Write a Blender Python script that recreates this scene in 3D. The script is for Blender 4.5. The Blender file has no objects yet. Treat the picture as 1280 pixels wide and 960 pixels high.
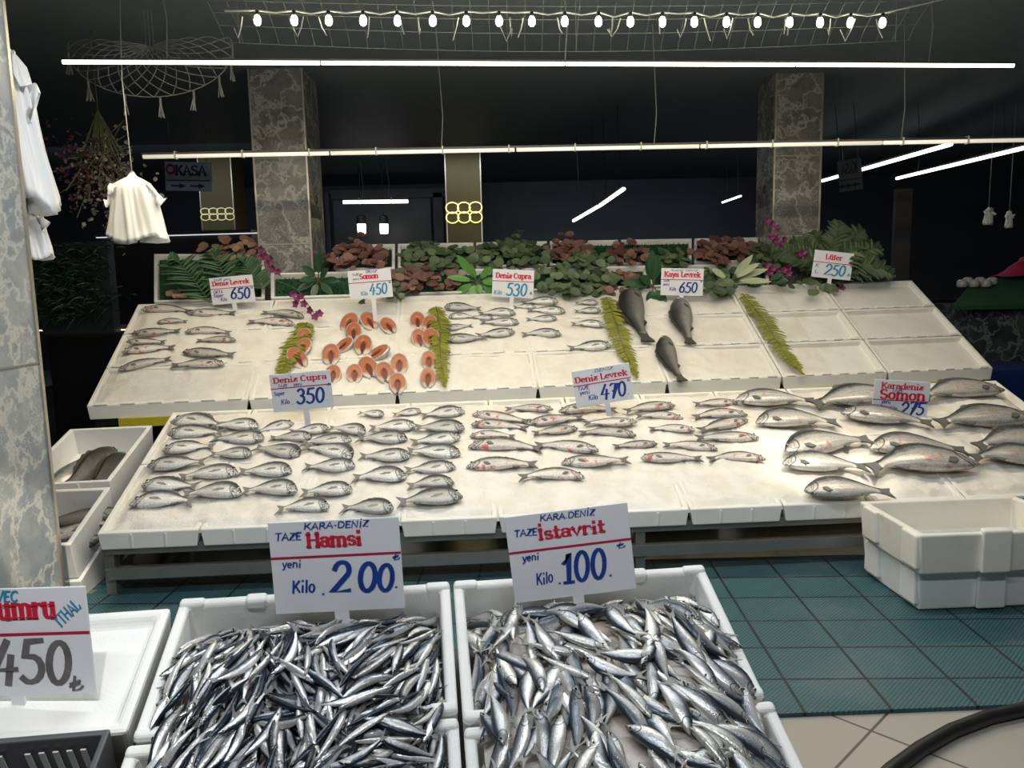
import bpy, math, random
import numpy as np
from mathutils import Vector, Matrix, noise as mnoise

random.seed(7); rng = np.random.default_rng(7)
S = bpy.context.scene
COL = S.collection

# ------------------------------------------------------------------ camera
FPX, CAMH, PITCH, ROLL = 960.0, 1.45, math.radians(7.6), math.radians(1.26)
CF = Vector((0, math.cos(PITCH), -math.sin(PITCH)))
_R0 = Vector((1, 0, 0)); _U0 = Vector((0, math.sin(PITCH), math.cos(PITCH)))
CR = _R0*math.cos(ROLL) - _U0*math.sin(ROLL)
CU = _U0*math.cos(ROLL) + _R0*math.sin(ROLL)
CC = Vector((0, 0, CAMH))
FZ = .23                                       # level of the floor in these coordinates
cd = bpy.data.cameras.new('camera'); cd.sensor_width = 36; cd.lens = 36*FPX/1280; cd.clip_start = .05; cd.clip_end = 100
co = bpy.data.objects.new('camera', cd); COL.objects.link(co)
co.matrix_world = Matrix(((CR.x, CU.x, -CF.x, CC.x), (CR.y, CU.y, -CF.y, CC.y), (CR.z, CU.z, -CF.z, CC.z), (0, 0, 0, 1)))
S.camera = co

# ------------------------------------------------------------------ look and light
S.view_settings.view_transform = 'Standard'; S.view_settings.look = 'None'
S.view_settings.gamma = 1; S.view_settings.use_curve_mapping = False
S.view_settings.exposure = 0.0
w = bpy.data.worlds.new('world'); S.world = w; w.use_nodes = True
w.node_tree.nodes['Background'].inputs[0].default_value = (.55, .65, .8, 1)
w.node_tree.nodes['Background'].inputs[1].default_value = .035

def lamp(kind, loc, aim, energy, col, size=.1, size_y=None, angle=None, blend=.3, name='lamp'):
    l = bpy.data.lights.new(name, kind); l.energy = energy; l.color = col
    if kind == 'AREA':
        l.shape = 'RECTANGLE'; l.size = size; l.size_y = size_y or size
    else:
        l.shadow_soft_size = size
    if angle: l.spot_size = math.radians(angle); l.spot_blend = blend
    o = bpy.data.objects.new(name, l); COL.objects.link(o); o.location = loc
    o.rotation_euler = (Vector(aim)-Vector(loc)).to_track_quat('-Z', 'Y').to_euler()
    return o
WARM, COOL, NEUT = (1, .86, .62), (.9, .95, 1), (1, .95, .86)
# the hall's ceiling lamps: rows over the aisle (behind the viewer) and over the counters; then fill lamps added for the far hall
lamp('AREA', (-.1, .2, 2.7), (-.0, 2.2, .5), 36, COOL, 2.4, .12, name='aisle_tube')
lamp('AREA', (.2, 2.3, 2.8), (.2, 2.5, 0), 34, COOL, 2.6, .12, name='front_tube')
lamp('AREA', (1.5, 8.5, 2.85), (1.5, 9, 0), 34, (.75, .88, 1), 5, .3, name='hall_fill')  # added fill lamp, lifts the ambient level of the far hall
lamp('AREA', (-4, 8.0, 2.85), (-4, 9, 0), 16, (.75, .88, 1), 3, .3, name='hall_fill')  # second added fill, brightens the left part of the far hall
lamp('AREA', (.2, 3.75, 2.53), (.2, 3.9, 0), 51, WARM, 5.0, .05, name='strip_glow')
lamp('AREA', (.4, 5.15, 2.2), (.4, 5.2, 0), 7, NEUT, 5.4, .05, name='rear_strip_glow')
lamp('SPOT', (1.35, 2.2, 2.75), (1.40, 3.46, .64), 200, (1, .90, .74), .03, angle=21, blend=1.0, name='spot_salmon')
lamp('SPOT', (-.5, .6, 2.7), (-1.62, 2.55, .56), 420, (1, .90, .72), .02, angle=7, blend=.6, name='spot_pillar')
lamp('SPOT', (-.4, .2, 2.75), (-.74, 1.28, .70), 70, (1, .97, .92), .02, angle=15, blend=.4, name='spot_crate')

# ------------------------------------------------------------------ helpers
def ray(x, y): return CF + CR*((x-640)/FPX) - CU*((y-480)/FPX)
def atY(x, y, Y): d = ray(x, y); return CC + d*(Y/d.y)
def atZ(x, y, z): d = ray(x, y); return CC + d*((z-CAMH)/d.z)
class Frame:                                   # a plane: origin o, along e, u (uphill or downhill), normal n
    def __init__(s, o, ex, uy, n=None):
        s.o = Vector(o); s.n = (n or ex.cross(uy)).normalized(); s.e = Vector(ex).normalized()
        s.u = s.n.cross(s.e).normalized()
    def hit(s, x, y, h=0.0):
        d = ray(x, y); return CC + d*((s.o + s.n*h - CC).dot(s.n)/d.dot(s.n))
    def ab(s, p): p = Vector(p)-s.o; return p.dot(s.e), p.dot(s.u)
    def pt(s, a, b, h=0.0): return s.o + s.e*a + s.u*b + s.n*h
    def mat(s, p, ang=0.0):                    # x axis turned by ang from e inside the plane
        x = s.e*math.cos(ang)+s.u*math.sin(ang); y = s.n.cross(x)
        return Matrix(((x.x, y.x, s.n.x, p[0]), (x.y, y.y, s.n.y, p[1]), (x.z, y.z, s.n.z, p[2]), (0, 0, 0, 1)))

def link(name, data, parent=None, mw=None):
    o = bpy.data.objects.new(name, data); COL.objects.link(o)
    if parent: o.parent = parent
    if mw is not None: o.matrix_local = mw
    return o
def tag(o, label=None, cat=None, group=None, kind=None):
    if label: o['label'] = label
    if cat: o['category'] = cat
    if group: o['group'] = group
    if kind: o['kind'] = kind
    return o
def empty(name, mw, label, cat, group=None):
    o = link(name, None, None, mw if isinstance(mw, Matrix) else Matrix.Translation(mw)); o.empty_display_size = .05
    return tag(o, label, cat, group)
def smooth(me, on=True): me.polygons.foreach_set('use_smooth', [on]*len(me.polygons))

class MB:
    """collects geometry for ONE mesh"""
    def __init__(s): s.v = []; s.f = []; s.m = []; s.uv = []
    def add(s, vs, fs, mi=0, uvs=None):
        b = len(s.v); s.v += [tuple(v) for v in vs]
        s.f += [tuple(i+b for i in f) for f in fs]; s.m += [mi]*len(fs)
        s.uv += list(uvs) if uvs is not None else [(0, 0)]*len(vs)
    def hexa(s, c8, mi=0):                     # bottom four ccw, top four ccw
        s.add(c8, [(3, 2, 1, 0), (4, 5, 6, 7), (0, 1, 5, 4), (1, 2, 6, 5), (2, 3, 7, 6), (3, 0, 4, 7)], mi)
    def box(s, c, size, M=None, mi=0):
        x, y, z = (k/2 for k in size)
        vs = [Vector((c[0]+i*x, c[1]+j*y, c[2]+k*z)) for k in (-1, 1) for i, j in ((-1, -1), (1, -1), (1, 1), (-1, 1))]
        if M: vs = [M @ v for v in vs]
        s.hexa(vs, mi)
    def tube(s, pts, r, n=8, mi=0, cap=True):
        pts = [Vector(p) for p in pts]; rs = r if hasattr(r, '__len__') else [r]*len(pts); rings = []
        up = None
        for i, p in enumerate(pts):
            t = (pts[min(i+1, len(pts)-1)]-pts[max(i-1, 0)]).normalized()
            if up is None: up = t.orthogonal().normalized()
            up = (up - t*up.dot(t)); up = up.normalized() if up.length > 1e-6 else t.orthogonal().normalized()
            b = t.cross(up)
            rings.append([p+(up*math.cos(k*2*math.pi/n)+b*math.sin(k*2*math.pi/n))*rs[i] for k in range(n)])
        vs = [v for rg in rings for v in rg]
        fs = [(i*n+k, i*n+(k+1) % n, (i+1)*n+(k+1) % n, (i+1)*n+k) for i in range(len(pts)-1) for k in range(n)]
        if cap: fs += [tuple(range(n-1, -1, -1)), tuple((len(pts)-1)*n+k for k in range(n))]
        s.add(vs, fs, mi)
    def lathe(s, prof, c=(0, 0, 0), n=16, mi=0, ripple=None):
        vs = []
        for (r, z) in prof:
            for k in range(n):
                a = k*2*math.pi/n; rr = r*(ripple(a, z) if ripple else 1)
                vs.append((c[0]+rr*math.cos(a), c[1]+rr*math.sin(a), c[2]+z))
        fs = [(i*n+k, i*n+(k+1) % n, (i+1)*n+(k+1) % n, (i+1)*n+k) for i in range(len(prof)-1) for k in range(n)]
        fs += [tuple(range(n-1, -1, -1)), tuple((len(prof)-1)*n+k for k in range(n))]
        s.add(vs, fs, mi)
    def ball(s, c, r, n=8, mi=0, sz=(1, 1, 1)):
        prof = [(max(1e-4, math.sin(math.pi*i/n)), -math.cos(math.pi*i/n)) for i in range(n+1)]
        vs = [(c[0]+p[0]*math.cos(k*2*math.pi/(n+2))*r*sz[0], c[1]+p[0]*math.sin(k*2*math.pi/(n+2))*r*sz[1], c[2]+p[1]*r*sz[2]) for p in prof for k in range(n+2)]
        m = n+2
        fs = [(i*m+k, i*m+(k+1) % m, (i+1)*m+(k+1) % m, (i+1)*m+k) for i in range(n) for k in range(m)]
        s.add(vs, fs, mi)
    def mesh(s, name, mats, sm=False):
        me = bpy.data.meshes.new(name); me.from_pydata(s.v, [], s.f)
        for m in (mats if isinstance(mats, (list, tuple)) else [mats]): me.materials.append(m)
        me.polygons.foreach_set('material_index', s.m)
        if any(u != (0, 0) for u in s.uv):
            l = me.uv_layers.new(name='UVMap'); vi = np.zeros(len(me.loops), dtype=int); me.loops.foreach_get('vertex_index', vi)
            l.data.foreach_set('uv', np.array(s.uv, dtype=float)[vi].ravel())
        smooth(me, sm); me.update(); return me
    def build(s, name, mats, parent=None, sm=False, mw=None, bevel=0, seg=2):
        o = link(name, s.mesh(name, mats, sm), parent, mw)
        if bevel:
            b = o.modifiers.new('bevel', 'BEVEL'); b.width = bevel; b.segments = seg; b.limit_method = 'ANGLE'; b.angle_limit = math.radians(40)
        return o

# ------------------------------------------------------------------ materials
class NT:
    def __init__(s, name):
        s.m = bpy.data.materials.new(name); s.m.use_nodes = True; s.t = s.m.node_tree; s.b = s.t.nodes['Principled BSDF']
    def n(s, typ, props=None, **ins):
        nd = s.t.nodes.new(typ)
        for k, v in (props or {}).items(): setattr(nd, k, v)
        for k, v in ins.items():
            k = int(k[1:]) if k[0] == 'i' and k[1:].isdigit() else k.replace('_', ' ')
            if isinstance(v, bpy.types.NodeSocket): s.t.links.new(v, nd.inputs[k])
            else: nd.inputs[k].default_value = v
        return nd
    def math(s, op, a, b=0.0, clamp=False): return s.n('ShaderNodeMath', {'operation': op, 'use_clamp': clamp}, i0=a, i1=b).outputs[0]
    def mix(s, fac, a, b, mode='MIX'):
        nd = s.t.nodes.new('ShaderNodeMix'); nd.data_type = 'RGBA'; nd.blend_type = mode
        for i, v in ((0, fac), (6, a), (7, b)):
            if isinstance(v, bpy.types.NodeSocket): s.t.links.new(v, nd.inputs[i])
            else: nd.inputs[i].default_value = (*v, 1) if hasattr(v, '__len__') and len(v) == 3 else v
        return nd.outputs[2]
    def ramp(s, fac, stops, interp='LINEAR'):
        nd = s.t.nodes.new('ShaderNodeValToRGB'); nd.color_ramp.interpolation = interp; e = nd.color_ramp.elements
        while len(e) < len(stops): e.new(.5)
        for i, (p, c) in enumerate(stops):
            e[i].position = p; e[i].color = (*c, 1) if hasattr(c, '__len__') else (c, c, c, 1)
        s.t.links.new(fac, nd.inputs[0]); return nd.outputs[0]
    def smooth(s, v, a, b): return s.n('ShaderNodeMapRange', {'interpolation_type': 'SMOOTHSTEP', 'clamp': True}, i0=v, i1=a, i2=b, i3=0.0, i4=1.0).outputs[0]
    def coord(s, which='Object', scale=None):
        c = s.t.nodes.new('ShaderNodeTexCoord').outputs[which]
        if scale: c = s.n('ShaderNodeMapping', {}, Vector=c, Scale=scale).outputs[0]
        return c
    def noise(s, vec, scale, detail=4, rough=.55, out=0): return s.n('ShaderNodeTexNoise', {}, Vector=vec, Scale=scale, Detail=detail, Roughness=rough).outputs[out]
    def bump(s, h, strength=.3, dist=.01):
        nd = s.n('ShaderNodeBump', {}, Height=h, Strength=strength, Distance=dist); s.t.links.new(nd.outputs[0], s.b.inputs['Normal'])
    def set(s, **k):
        for a, v in k.items():
            i = s.b.inputs[a.replace('_', ' ')]
            if isinstance(v, bpy.types.NodeSocket): s.t.links.new(v, i)
            else: i.default_value = (*v, 1) if hasattr(v, '__len__') and len(v) == 3 and i.type == 'RGBA' else v
        return s.m

def plain(name, c, rough=.5, metal=0, var=.15, nscale=12, bump=0, bscale=60, **k):
    t = NT(name); co_ = t.coord()
    nz = t.noise(co_, nscale)
    t.set(Base_Color=t.mix(nz, tuple(x*(1-var) for x in c), tuple(min(1, x*(1+var)) for x in c)), Roughness=rough, Metallic=metal, **k)
    if bump: t.bump(t.noise(co_, bscale, 6), bump, .004)
    return t.m
def emis(name, c, strength):
    t = NT(name); t.set(Base_Color=(.8, .8, .8), Emission_Color=c, Emission_Strength=strength); return t.m
def foam_mat(name='foam', c=(.80, .78, .72), dirt=(.62, .57, .47)):
    t = NT(name); co_ = t.coord()
    v = t.n('ShaderNodeTexVoronoi', {}, Vector=co_, Scale=190).outputs[0]
    d = t.smooth(t.noise(co_, 7, 5), .48, .75)
    t.set(Base_Color=t.mix(t.math('MULTIPLY', d, .45), c, dirt), Roughness=.62, Specular_IOR_Level=.35)
    t.bump(v, .12, .003); return t.m
def marble_mat(name, dark, mid, vein, scale=3.2, rough=.25):
    t = NT(name); co_ = t.coord('Object')
    wob = t.noise(co_, scale*.8, 6, .65, out=1)
    p = t.n('ShaderNodeVectorMath', {'operation': 'MULTIPLY_ADD'}, i0=wob, i1=(.7, .7, .7), i2=co_).outputs[0]
    e = t.n('ShaderNodeTexVoronoi', {'feature': 'DISTANCE_TO_EDGE'}, Vector=p, Scale=scale*1.5).outputs[0]
    e2 = t.n('ShaderNodeTexVoronoi', {'feature': 'DISTANCE_TO_EDGE'}, Vector=p, Scale=scale*4.5).outputs[0]
    base = t.mix(t.smooth(t.noise(co_, scale*1.6, 8, .7), .35, .65), dark, mid)
    v1 = t.math('SUBTRACT', 1.0, t.smooth(e, .0, .09)); v2 = t.math('SUBTRACT', 1.0, t.smooth(e2, .0, .06))
    msk = t.smooth(t.noise(co_, scale*.9, 3), .42, .62)
    c = t.mix(t.math('MULTIPLY', v1, .75), base, vein)
    c = t.mix(t.math('MULTIPLY', t.math('MULTIPLY', v2, msk), .6), c, vein)
    t.set(Base_Color=c, Roughness=rough); return t.m

M = {}
M['foam'] = foam_mat()
M['foam_cool'] = foam_mat('foam_front', (.80, .80, .77), (.66, .62, .53))
M['foam_old'] = foam_mat('foam_stained', (.78, .75, .66), (.55, .47, .34))
def ice_mat(name, c, c2, tint=None):
    t = NT(name); co_ = t.coord()
    n1 = t.noise(co_, 9, 6); n2 = t.noise(co_, 75, 5, .7)
    col = t.mix(t.smooth(n1, .4, .65), c, c2)
    if tint: col = t.mix(t.math('MULTIPLY', t.smooth(t.noise(co_, 5, 3), .55, .7), .5), col, tint)
    t.set(Base_Color=col, Roughness=t.ramp(n2, [(.3, .2), (.7, .6)]), Subsurface_Weight=.12, Subsurface_Radius=(.02, .02, .02))
    t.bump(n2, .35, .012); return t.m
M['ice'] = ice_mat('crushed_ice', (.82, .79, .72), (.76, .71, .62))
M['ice_pink'] = ice_mat('bloody_ice', (.80, .74, .68), (.72, .63, .54), (.7, .5, .42))
M['marble'] = marble_mat('column_marble', (.13, .128, .115), (.21, .205, .185), (.46, .44, .39))
M['marble_near'] = marble_mat('pillar_marble', (.22, .25, .27), (.36, .37, .35), (.58, .56, .50), 3.0, .35)
M['marble_dark'] = marble_mat('stall_marble', (.02, .03, .03), (.05, .06, .06), (.2, .22, .22), 3.5, .3)
M['steel'] = plain('brushed_steel', (.32, .31, .29), .4, .7)
M['iron'] = plain('dark_frame_metal', (.07, .068, .06), .5, .4)
M['brass'] = plain('metal_edge_trim', (.55, .5, .42), .35, .8)
M['black'] = plain('black_rubber', (.012, .012, .013), .45)
M['ceiling'] = plain('dark_painted_ceiling', (.14, .175, .205), .6, bump=.15, bscale=8)
M['wall'] = plain('dark_back_wall', (.045, .055, .068), .5)
M['paper'] = plain('white_sign_board', (.74, .75, .78), .45, var=.03)
M['red_ink'] = plain('red_print', (.62, .012, .045), .5, var=.05)
M['rule_ink'] = plain('dark_red_rule', (.45, .006, .05), .5, var=.05)
M['blue_ink'] = plain('blue_marker', (.004, .045, .27), .5, var=.6, nscale=25)
M['teal_ink'] = plain('teal_marker', (.02, .26, .45), .5, var=.4, nscale=25)
M['grey_ink'] = plain('dry_black_marker', (.13, .12, .12), .6, var=.7, nscale=30)
M['tube_on'] = emis('lit_tube', (1, .93, .74), 9)
M['tube_dim'] = emis('half_lit_tube', (1, .93, .7), .55)
M['bulb'] = emis('lit_bulb', (1, .93, .66), 30)
M['line_on'] = emis('lit_ceiling_line', (1, .97, .9), 4)
M['line_dim'] = emis('dim_ceiling_line', (.7, .9, 1), .12)
M['gold_led'] = emis('yellow_led', (1, .8, .08), 1.3)
M['plastic_bag'] = NT('thin_white_plastic').set(Base_Color=(.85, .84, .8), Roughness=.3, Subsurface_Weight=.3, Subsurface_Radius=(.05, .05, .05))
M['yellow'] = plain('yellow_board', (.52, .44, .02), .5)
M['cord'] = plain('pale_cord', (.2, .2, .18), .7)
M['cable'] = plain('white_cable', (.5, .5, .45), .5)

# ------------------------------------------------------------------ planes of the displays
LA, LB, LD = Vector((-1.637, 2.9, .507)), Vector((2.68, 3.173, .507)), Vector((-1.773, 3.95, .815))
LO = Frame(LA, LB-LA, LD-LA); LE = LO.hit(1245, 475)
UA, UB, UD = Vector((-2.304, 4.1, .832)), Vector((3.095, 4.894, .832)), Vector((-2.41, 5.0, 1.359))
UP = Frame(UA, UB-UA, UD-UA); UE = UP.hit(1140, 350)
_fa, _fb = atZ(225, 748, .8), atZ(880, 705, .8); _fe = (_fb-_fa).normalized()
_fu = Vector((-_fe.y, _fe.x, 0))*math.cos(math.radians(22)) + Vector((0, 0, math.sin(math.radians(22))))
FR = Frame(_fa, _fe, _fu)
def bil(c, s, t):                                # c = front-left, front-right, rear-right, rear-left
    return (c[0]*(1-s)+c[1]*s)*(1-t) + (c[3]*(1-s)+c[2]*s)*t
LQ, UQ = (LA, LB, LE, LD), (UA, UB, UE, UD)

# ------------------------------------------------------------------ the hall
def slab(name, lo, hi, mat, kind='structure', label=None):
    b = MB(); c = [(a+d)/2 for a, d in zip(lo, hi)]; b.box((0, 0, 0), [d-a for a, d in zip(lo, hi)])
    o = b.build(name, mat); o.location = c
    tag(o, label, None, None, kind); return o
t = NT('floor_tiles'); co_ = t.coord()
mp = t.n('ShaderNodeMapping', {}, Vector=co_, Rotation=(0, 0, math.radians(-44)), Location=(.13, .05, 0)).outputs[0]
br = t.n('ShaderNodeTexBrick', {'offset': 0, 'squash': 1}, Vector=mp, Color1=(.40, .365, .31, 1), Color2=(.43, .39, .33, 1), Mortar=(.06, .05, .045, 1), Scale=1.0, Mortar_Size=.004, Brick_Width=.5, Row_Height=.5).outputs[0]
M['floor'] = t.set(Base_Color=t.mix(t.math('MULTIPLY', t.noise(co_, 3, 5), .35), br, (.25, .22, .18)), Roughness=.32)
slab('floor', (-9, -1.5, FZ-.1), (9, 12, FZ), M['floor'])
slab('ceiling', (-9, -1.5, 2.95), (9, 12, 3.05), M['ceiling'])
slab('wall_back', (-9, 12, FZ), (9, 12.1, 3), M['wall'])
slab('wall_left', (-9.1, -1.5, FZ), (-9, 12, 3), M['wall'])
slab('wall_right', (9, -1.5, FZ), (9.1, 12, 3), M['wall'])
slab('wall_front', (-9, -1.6, FZ), (9, -1.5, 3), M['wall'])
# dark wet tiles under the counters
t = NT('wet_dark_tiles'); co_ = t.coord()
br = t.n('ShaderNodeTexBrick', {'offset': 0}, Vector=t.n('ShaderNodeMapping', {}, Vector=co_, Rotation=(0, 0, .5)).outputs[0], Color1=(.035, .03, .026, 1), Color2=(.045, .04, .034, 1), Mortar=(.012, .01, .01, 1), Scale=1.0, Mortar_Size=.006, Brick_Width=.6, Row_Height=.6).outputs[0]
M['wet'] = t.set(Base_Color=br, Roughness=.15)
slab('floor_dark', (-6, 3.2, FZ), (6, 11.9, FZ+.012), M['wet'])

def column(name, x0, x1, y0, dep, z1, mat, trim=True, side=None):
    b = MB(); cx, cy = (x0+x1)/2, y0+dep/2
    b.box((0, 0, z1/2), (x1-x0, dep, z1)); o = b.build(name, mat); o.location = (cx, cy, 0); tag(o, kind='structure')
    for k in (-1, 1):
        b = MB(); b.box((k*((x1-x0)/2), -dep/2, z1/2), (.012, .012, z1)); b.build('edge_trim', M['brass'], o)
    b = MB()
    for z in (.55, 1.15, 1.75, 2.35):
        b.box((0, -dep/2, z), (x1-x0+.002, .006, .008))
    b.build('joint_strip', plain('joint_strip', (.33, .32, .29), .5), o); return o
_a = atZ(350, 342, 1.54); CY = 5.58
xl0, xl1 = atY(325, 320, CY).x, atY(390, 320, CY).x
colL = column('column_left', xl0, xl1, CY, .42, 2.95, M['marble'])
CY2 = 6.0
xr0, xr1 = atY(968, 200, CY2).x, atY(1026, 200, CY2).x
colR = column('column_right', xr0, xr1, CY2, .42, 2.95, M['marble'])
# near pillar on the left
py = 2.10; px1 = atY(45, 415, 2.62).x
pil = column('pillar_near', px1-.6, px1, py, .52, 2.95, M['marble_near'])
b = MB(); b.box((.3, .26, 1.47), (.014, .014, 2.94)); b.build('edge_trim', M['brass'], pil)
b = MB(); b.box((.3, 0, 1.21), (.006, .52, .006)); b.build('joint_strip', M['cord'], pil)
# orange notice stuck on the near pillar
b = MB(); b.box((0, 0, 0), (.004, .09, .085)); o = b.build('notice_sticker', plain('orange_notice', (.6, .25, .03), .5)); o.location = (px1+.002, 2.42, atY(0, 208, 2.45).z)
tag(o, 'orange notice stuck on the near marble pillar at left edge', 'notice')

# teal mesh mat
t = NT('teal_mesh'); co_ = t.coord()
chk = t.n('ShaderNodeTexVoronoi', {'distance': 'MANHATTAN'}, Vector=t.n('ShaderNodeMapping', {}, Vector=co_, Scale=(1, 1, 1), Rotation=(0, 0, .78)).outputs[0], Scale=95, Randomness=0.0).outputs[0]
sq = t.n('ShaderNodeTexBrick', {'offset': 0}, Vector=t.n('ShaderNodeMapping', {}, Vector=co_, Rotation=(0, 0, .03)).outputs[0], Color1=(1, 1, 1, 1), Color2=(1, 1, 1, 1), Mortar=(.15, .15, .15, 1), Scale=1, Mortar_Size=.005, Brick_Width=.245, Row_Height=.20).outputs[0]
c = t.mix(t.smooth(chk, .3, .55), (.085, .185, .20), (.016, .068, .08))
c = t.mix(t.math('MULTIPLY', t.smooth(t.noise(co_, 2.2, 4), .5, .72), .35), c, (.16, .2, .19))
M['teal'] = t.set(Base_Color=t.mix(1.0, c, sq, 'MULTIPLY'), Roughness=.45)
t.bump(chk, .4, .004)
q = [atZ(960, 893, FZ+.012), atZ(1290, 877.5, FZ+.012)]
b = MB()
pl = [(-2.4, 1.95), (q[0].x, q[0].y), (3.6, q[0].y+.09), (3.6, 3.2), (-2.4, 3.2)]
b.add([(x, y, FZ+.001) for x, y in pl]+[(x, y, FZ+.013) for x, y in pl], [(4, 3, 2, 1, 0), (5, 6, 7, 8, 9)]+[(i, (i+1) % 5, 5+(i+1) % 5, 5+i) for i in range(5)])
o = b.build('rubber_mat', M['teal']); tag(o, 'teal mesh mat with square fold lines spread over the floor', 'mat')
# hose
b = MB()
pts = [atZ(x, y, FZ+.021) for x, y in ((1085, 990), (1115, 962), (1150, 936), (1190, 913), (1235, 896), (1290, 884), (1350, 880), (1430, 884))]
b.tube(pts, .0185, 12); o = b.build('water_hose', M['black'], sm=True); tag(o, 'thick black hose curving across the beige tiles at lower right', 'hose')

# ------------------------------------------------------------------ foam trays
ORD = ['first', 'second', 'third', 'fourth', 'fifth', 'sixth', 'seventh', 'eighth', 'ninth', 'tenth', 'eleventh', 'twelfth', 'thirteenth', 'fourteenth', 'fifteenth', 'sixteenth', 'seventeenth', 'eighteenth', 'nineteenth', 'twentieth', 'twenty-first', 'twenty-second', 'twenty-third', 'twenty-fourth', 'twenty-fifth']
def tray_mesh(q, n, depth, rim, floor, taper=.012, ribs=0, notch=0, plumb=False):
    c = sum(q, Vector())/4
    def inset(k, h):
        out = []
        for i in range(4):
            e1 = (q[(i+1) % 4]-q[i]).normalized(); e2 = (q[i-1]-q[i]).normalized()
            out.append(q[i]+e1*k+e2*k+n*h-c)
        return out
    r0 = inset(taper, -depth)
    if plumb:
        for i in (0, 1): r0[i] = q[i]-Vector((0, 0, 1))*depth*1.12-c+(q[1-i]-q[i]).normalized()*taper
    rings = [r0, inset(.001, 0), inset(rim, 0), inset(rim+.006, -(depth-floor))]
    b = MB(); vs = [v for r in rings for v in r]
    fs = [(3, 2, 1, 0)] + [(r*4+i, r*4+(i+1) % 4, r*4+4+(i+1) % 4, r*4+4+i) for r in range(3) for i in range(4)] + [(12, 13, 14, 15)]
    b.add(vs, fs)
    e = (q[1]-q[0]); L = e.length; ex = e.normalized(); up = (q[3]-q[0]).normalized()
    for k in range(ribs):                         # moulded ribs on the front face
        s = (k+1)/(ribs+1)*L; p = q[0]+ex*s-c
        b.hexa([p+ex*dx+up*dy+n*dz for dz in (-depth, -.006) for dx, dy in ((-.006, -.003), (.006, -.003), (.006, .006), (-.006, .006))] if not plumb else [p+ex*dx+Vector((0, 0, dz))+up*dy for dz in (-depth*1.05, -.006) for dx, dy in ((-.006, -.003), (.006, -.003), (.006, .006), (-.006, .006))])
    for k in range(notch):                        # low lugs along the front rim
        s = (k+.5)/notch*L; p = q[0]+ex*s-c; hw = L/notch*.27
        b.hexa([p+ex*dx+up*dy+n*dz for dz in (-.004, .007) for dx, dy in ((-hw, .0), (hw, .0), (hw, rim), (-hw, rim))])
    return b, c
def foam_tray(name, q, n, depth, rim, floor, mat, label, group=None, bev=.005, cat='foam box', **k):
    b, c = tray_mesh(q, n, depth, rim, floor, **k)
    o = b.build(name, mat, bevel=bev); o.location = c; tag(o, label, cat, group); return o
FRONTS, TRAYS = {}, {}
rows = {2: ['front', 'rear'], 3: ['front', 'middle', 'rear']}
def tray_grid(Q, n, nx, ny, depth, rim, lab, group, xs=None, **k):
    xs = xs or [i/nx for i in range(nx+1)]
    for j in range(ny):
        for i in range(nx):
            g = .0025
            q = [bil(Q, xs[i], j/ny), bil(Q, xs[i+1], j/ny), bil(Q, xs[i+1], (j+1)/ny), bil(Q, xs[i], (j+1)/ny)]
            cc = sum(q, Vector())/4; q = [p+(cc-p).normalized()*g for p in q]
            kk = dict(k)
            if j > 0: kk['ribs'] = 0
            else: kk['plumb'] = True
            FRONTS[(lab, j, i)] = q; TRAYS[(lab, j, i)] = foam_tray('foam_tray', q, n, depth, rim, .02 if depth < .065 else .034, M['foam'], f'white foam tray, {ORD[i]} from left in the {rows[ny][j]} row of the {lab}', group, **kk)
tray_grid(LQ, LO.n, 11, 2, .06, .022, 'lower tier', 'foam trays of the lower tier', ribs=2)
tray_grid(UQ, UP.n, 7, 3, .068, .022, 'upper tier', 'foam trays of the upper tier', xs=[0, .155, .305, .455, .6, .735, .865, 1], notch=6)

def ice_sheet(name, Q, n, hfun, nu, nv, mat, label, s0=0, s1=1):
    b = MB()
    c = sum(Q, Vector())/4
    vs = []
    for j in range(nv+1):
        for i in range(nu+1):
            s, t_ = s0+(s1-s0)*i/nu, j/nv
            vs.append(bil(Q, .006+.988*s, .012+.976*t_)+n*hfun(s, t_, bil(Q, s, t_))-c)
    b.add(vs, [(j*(nu+1)+i, j*(nu+1)+i+1, (j+1)*(nu+1)+i+1, (j+1)*(nu+1)+i) for j in range(nv) for i in range(nu)])
    o = b.build(name, mat, sm=True); o.location = c; return tag(o, label, 'ice', None, 'stuff')
def edge(s, t_, ws, wt): return min(1, min(s, 1-s)/ws, min(t_, 1-t_)/wt)
def h_low(s, t_, p):
    h = .004 + .02*mnoise.noise(p*4.5) + .009*mnoise.noise(p*17) + .004*mnoise.noise(p*45)
    return h - .03*(1-edge(s, t_, .012, .05))
def h_up(s, t_, p):
    h = -.003 + .014*mnoise.noise(p*3.5) + .007*mnoise.noise(p*14) + .0035*mnoise.noise(p*40)
    f = max(0, min(1, (s-.62)/.16))
    return h*(1-f) - .03*f - .02*(1-edge(s, t_, .012, .06)) - (.03*max(0, min(1, (s-.8)/.06)))
ice_sheet('crushed_ice', LQ, LO.n, h_low, 330, 90, M['ice'], 'crushed ice filling the trays of the lower tier')
ice_sheet('crushed_ice', UQ, UP.n, h_up, 330, 80, M['ice'], 'crushed ice over the trays of the upper tier', 0, .86)

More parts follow.
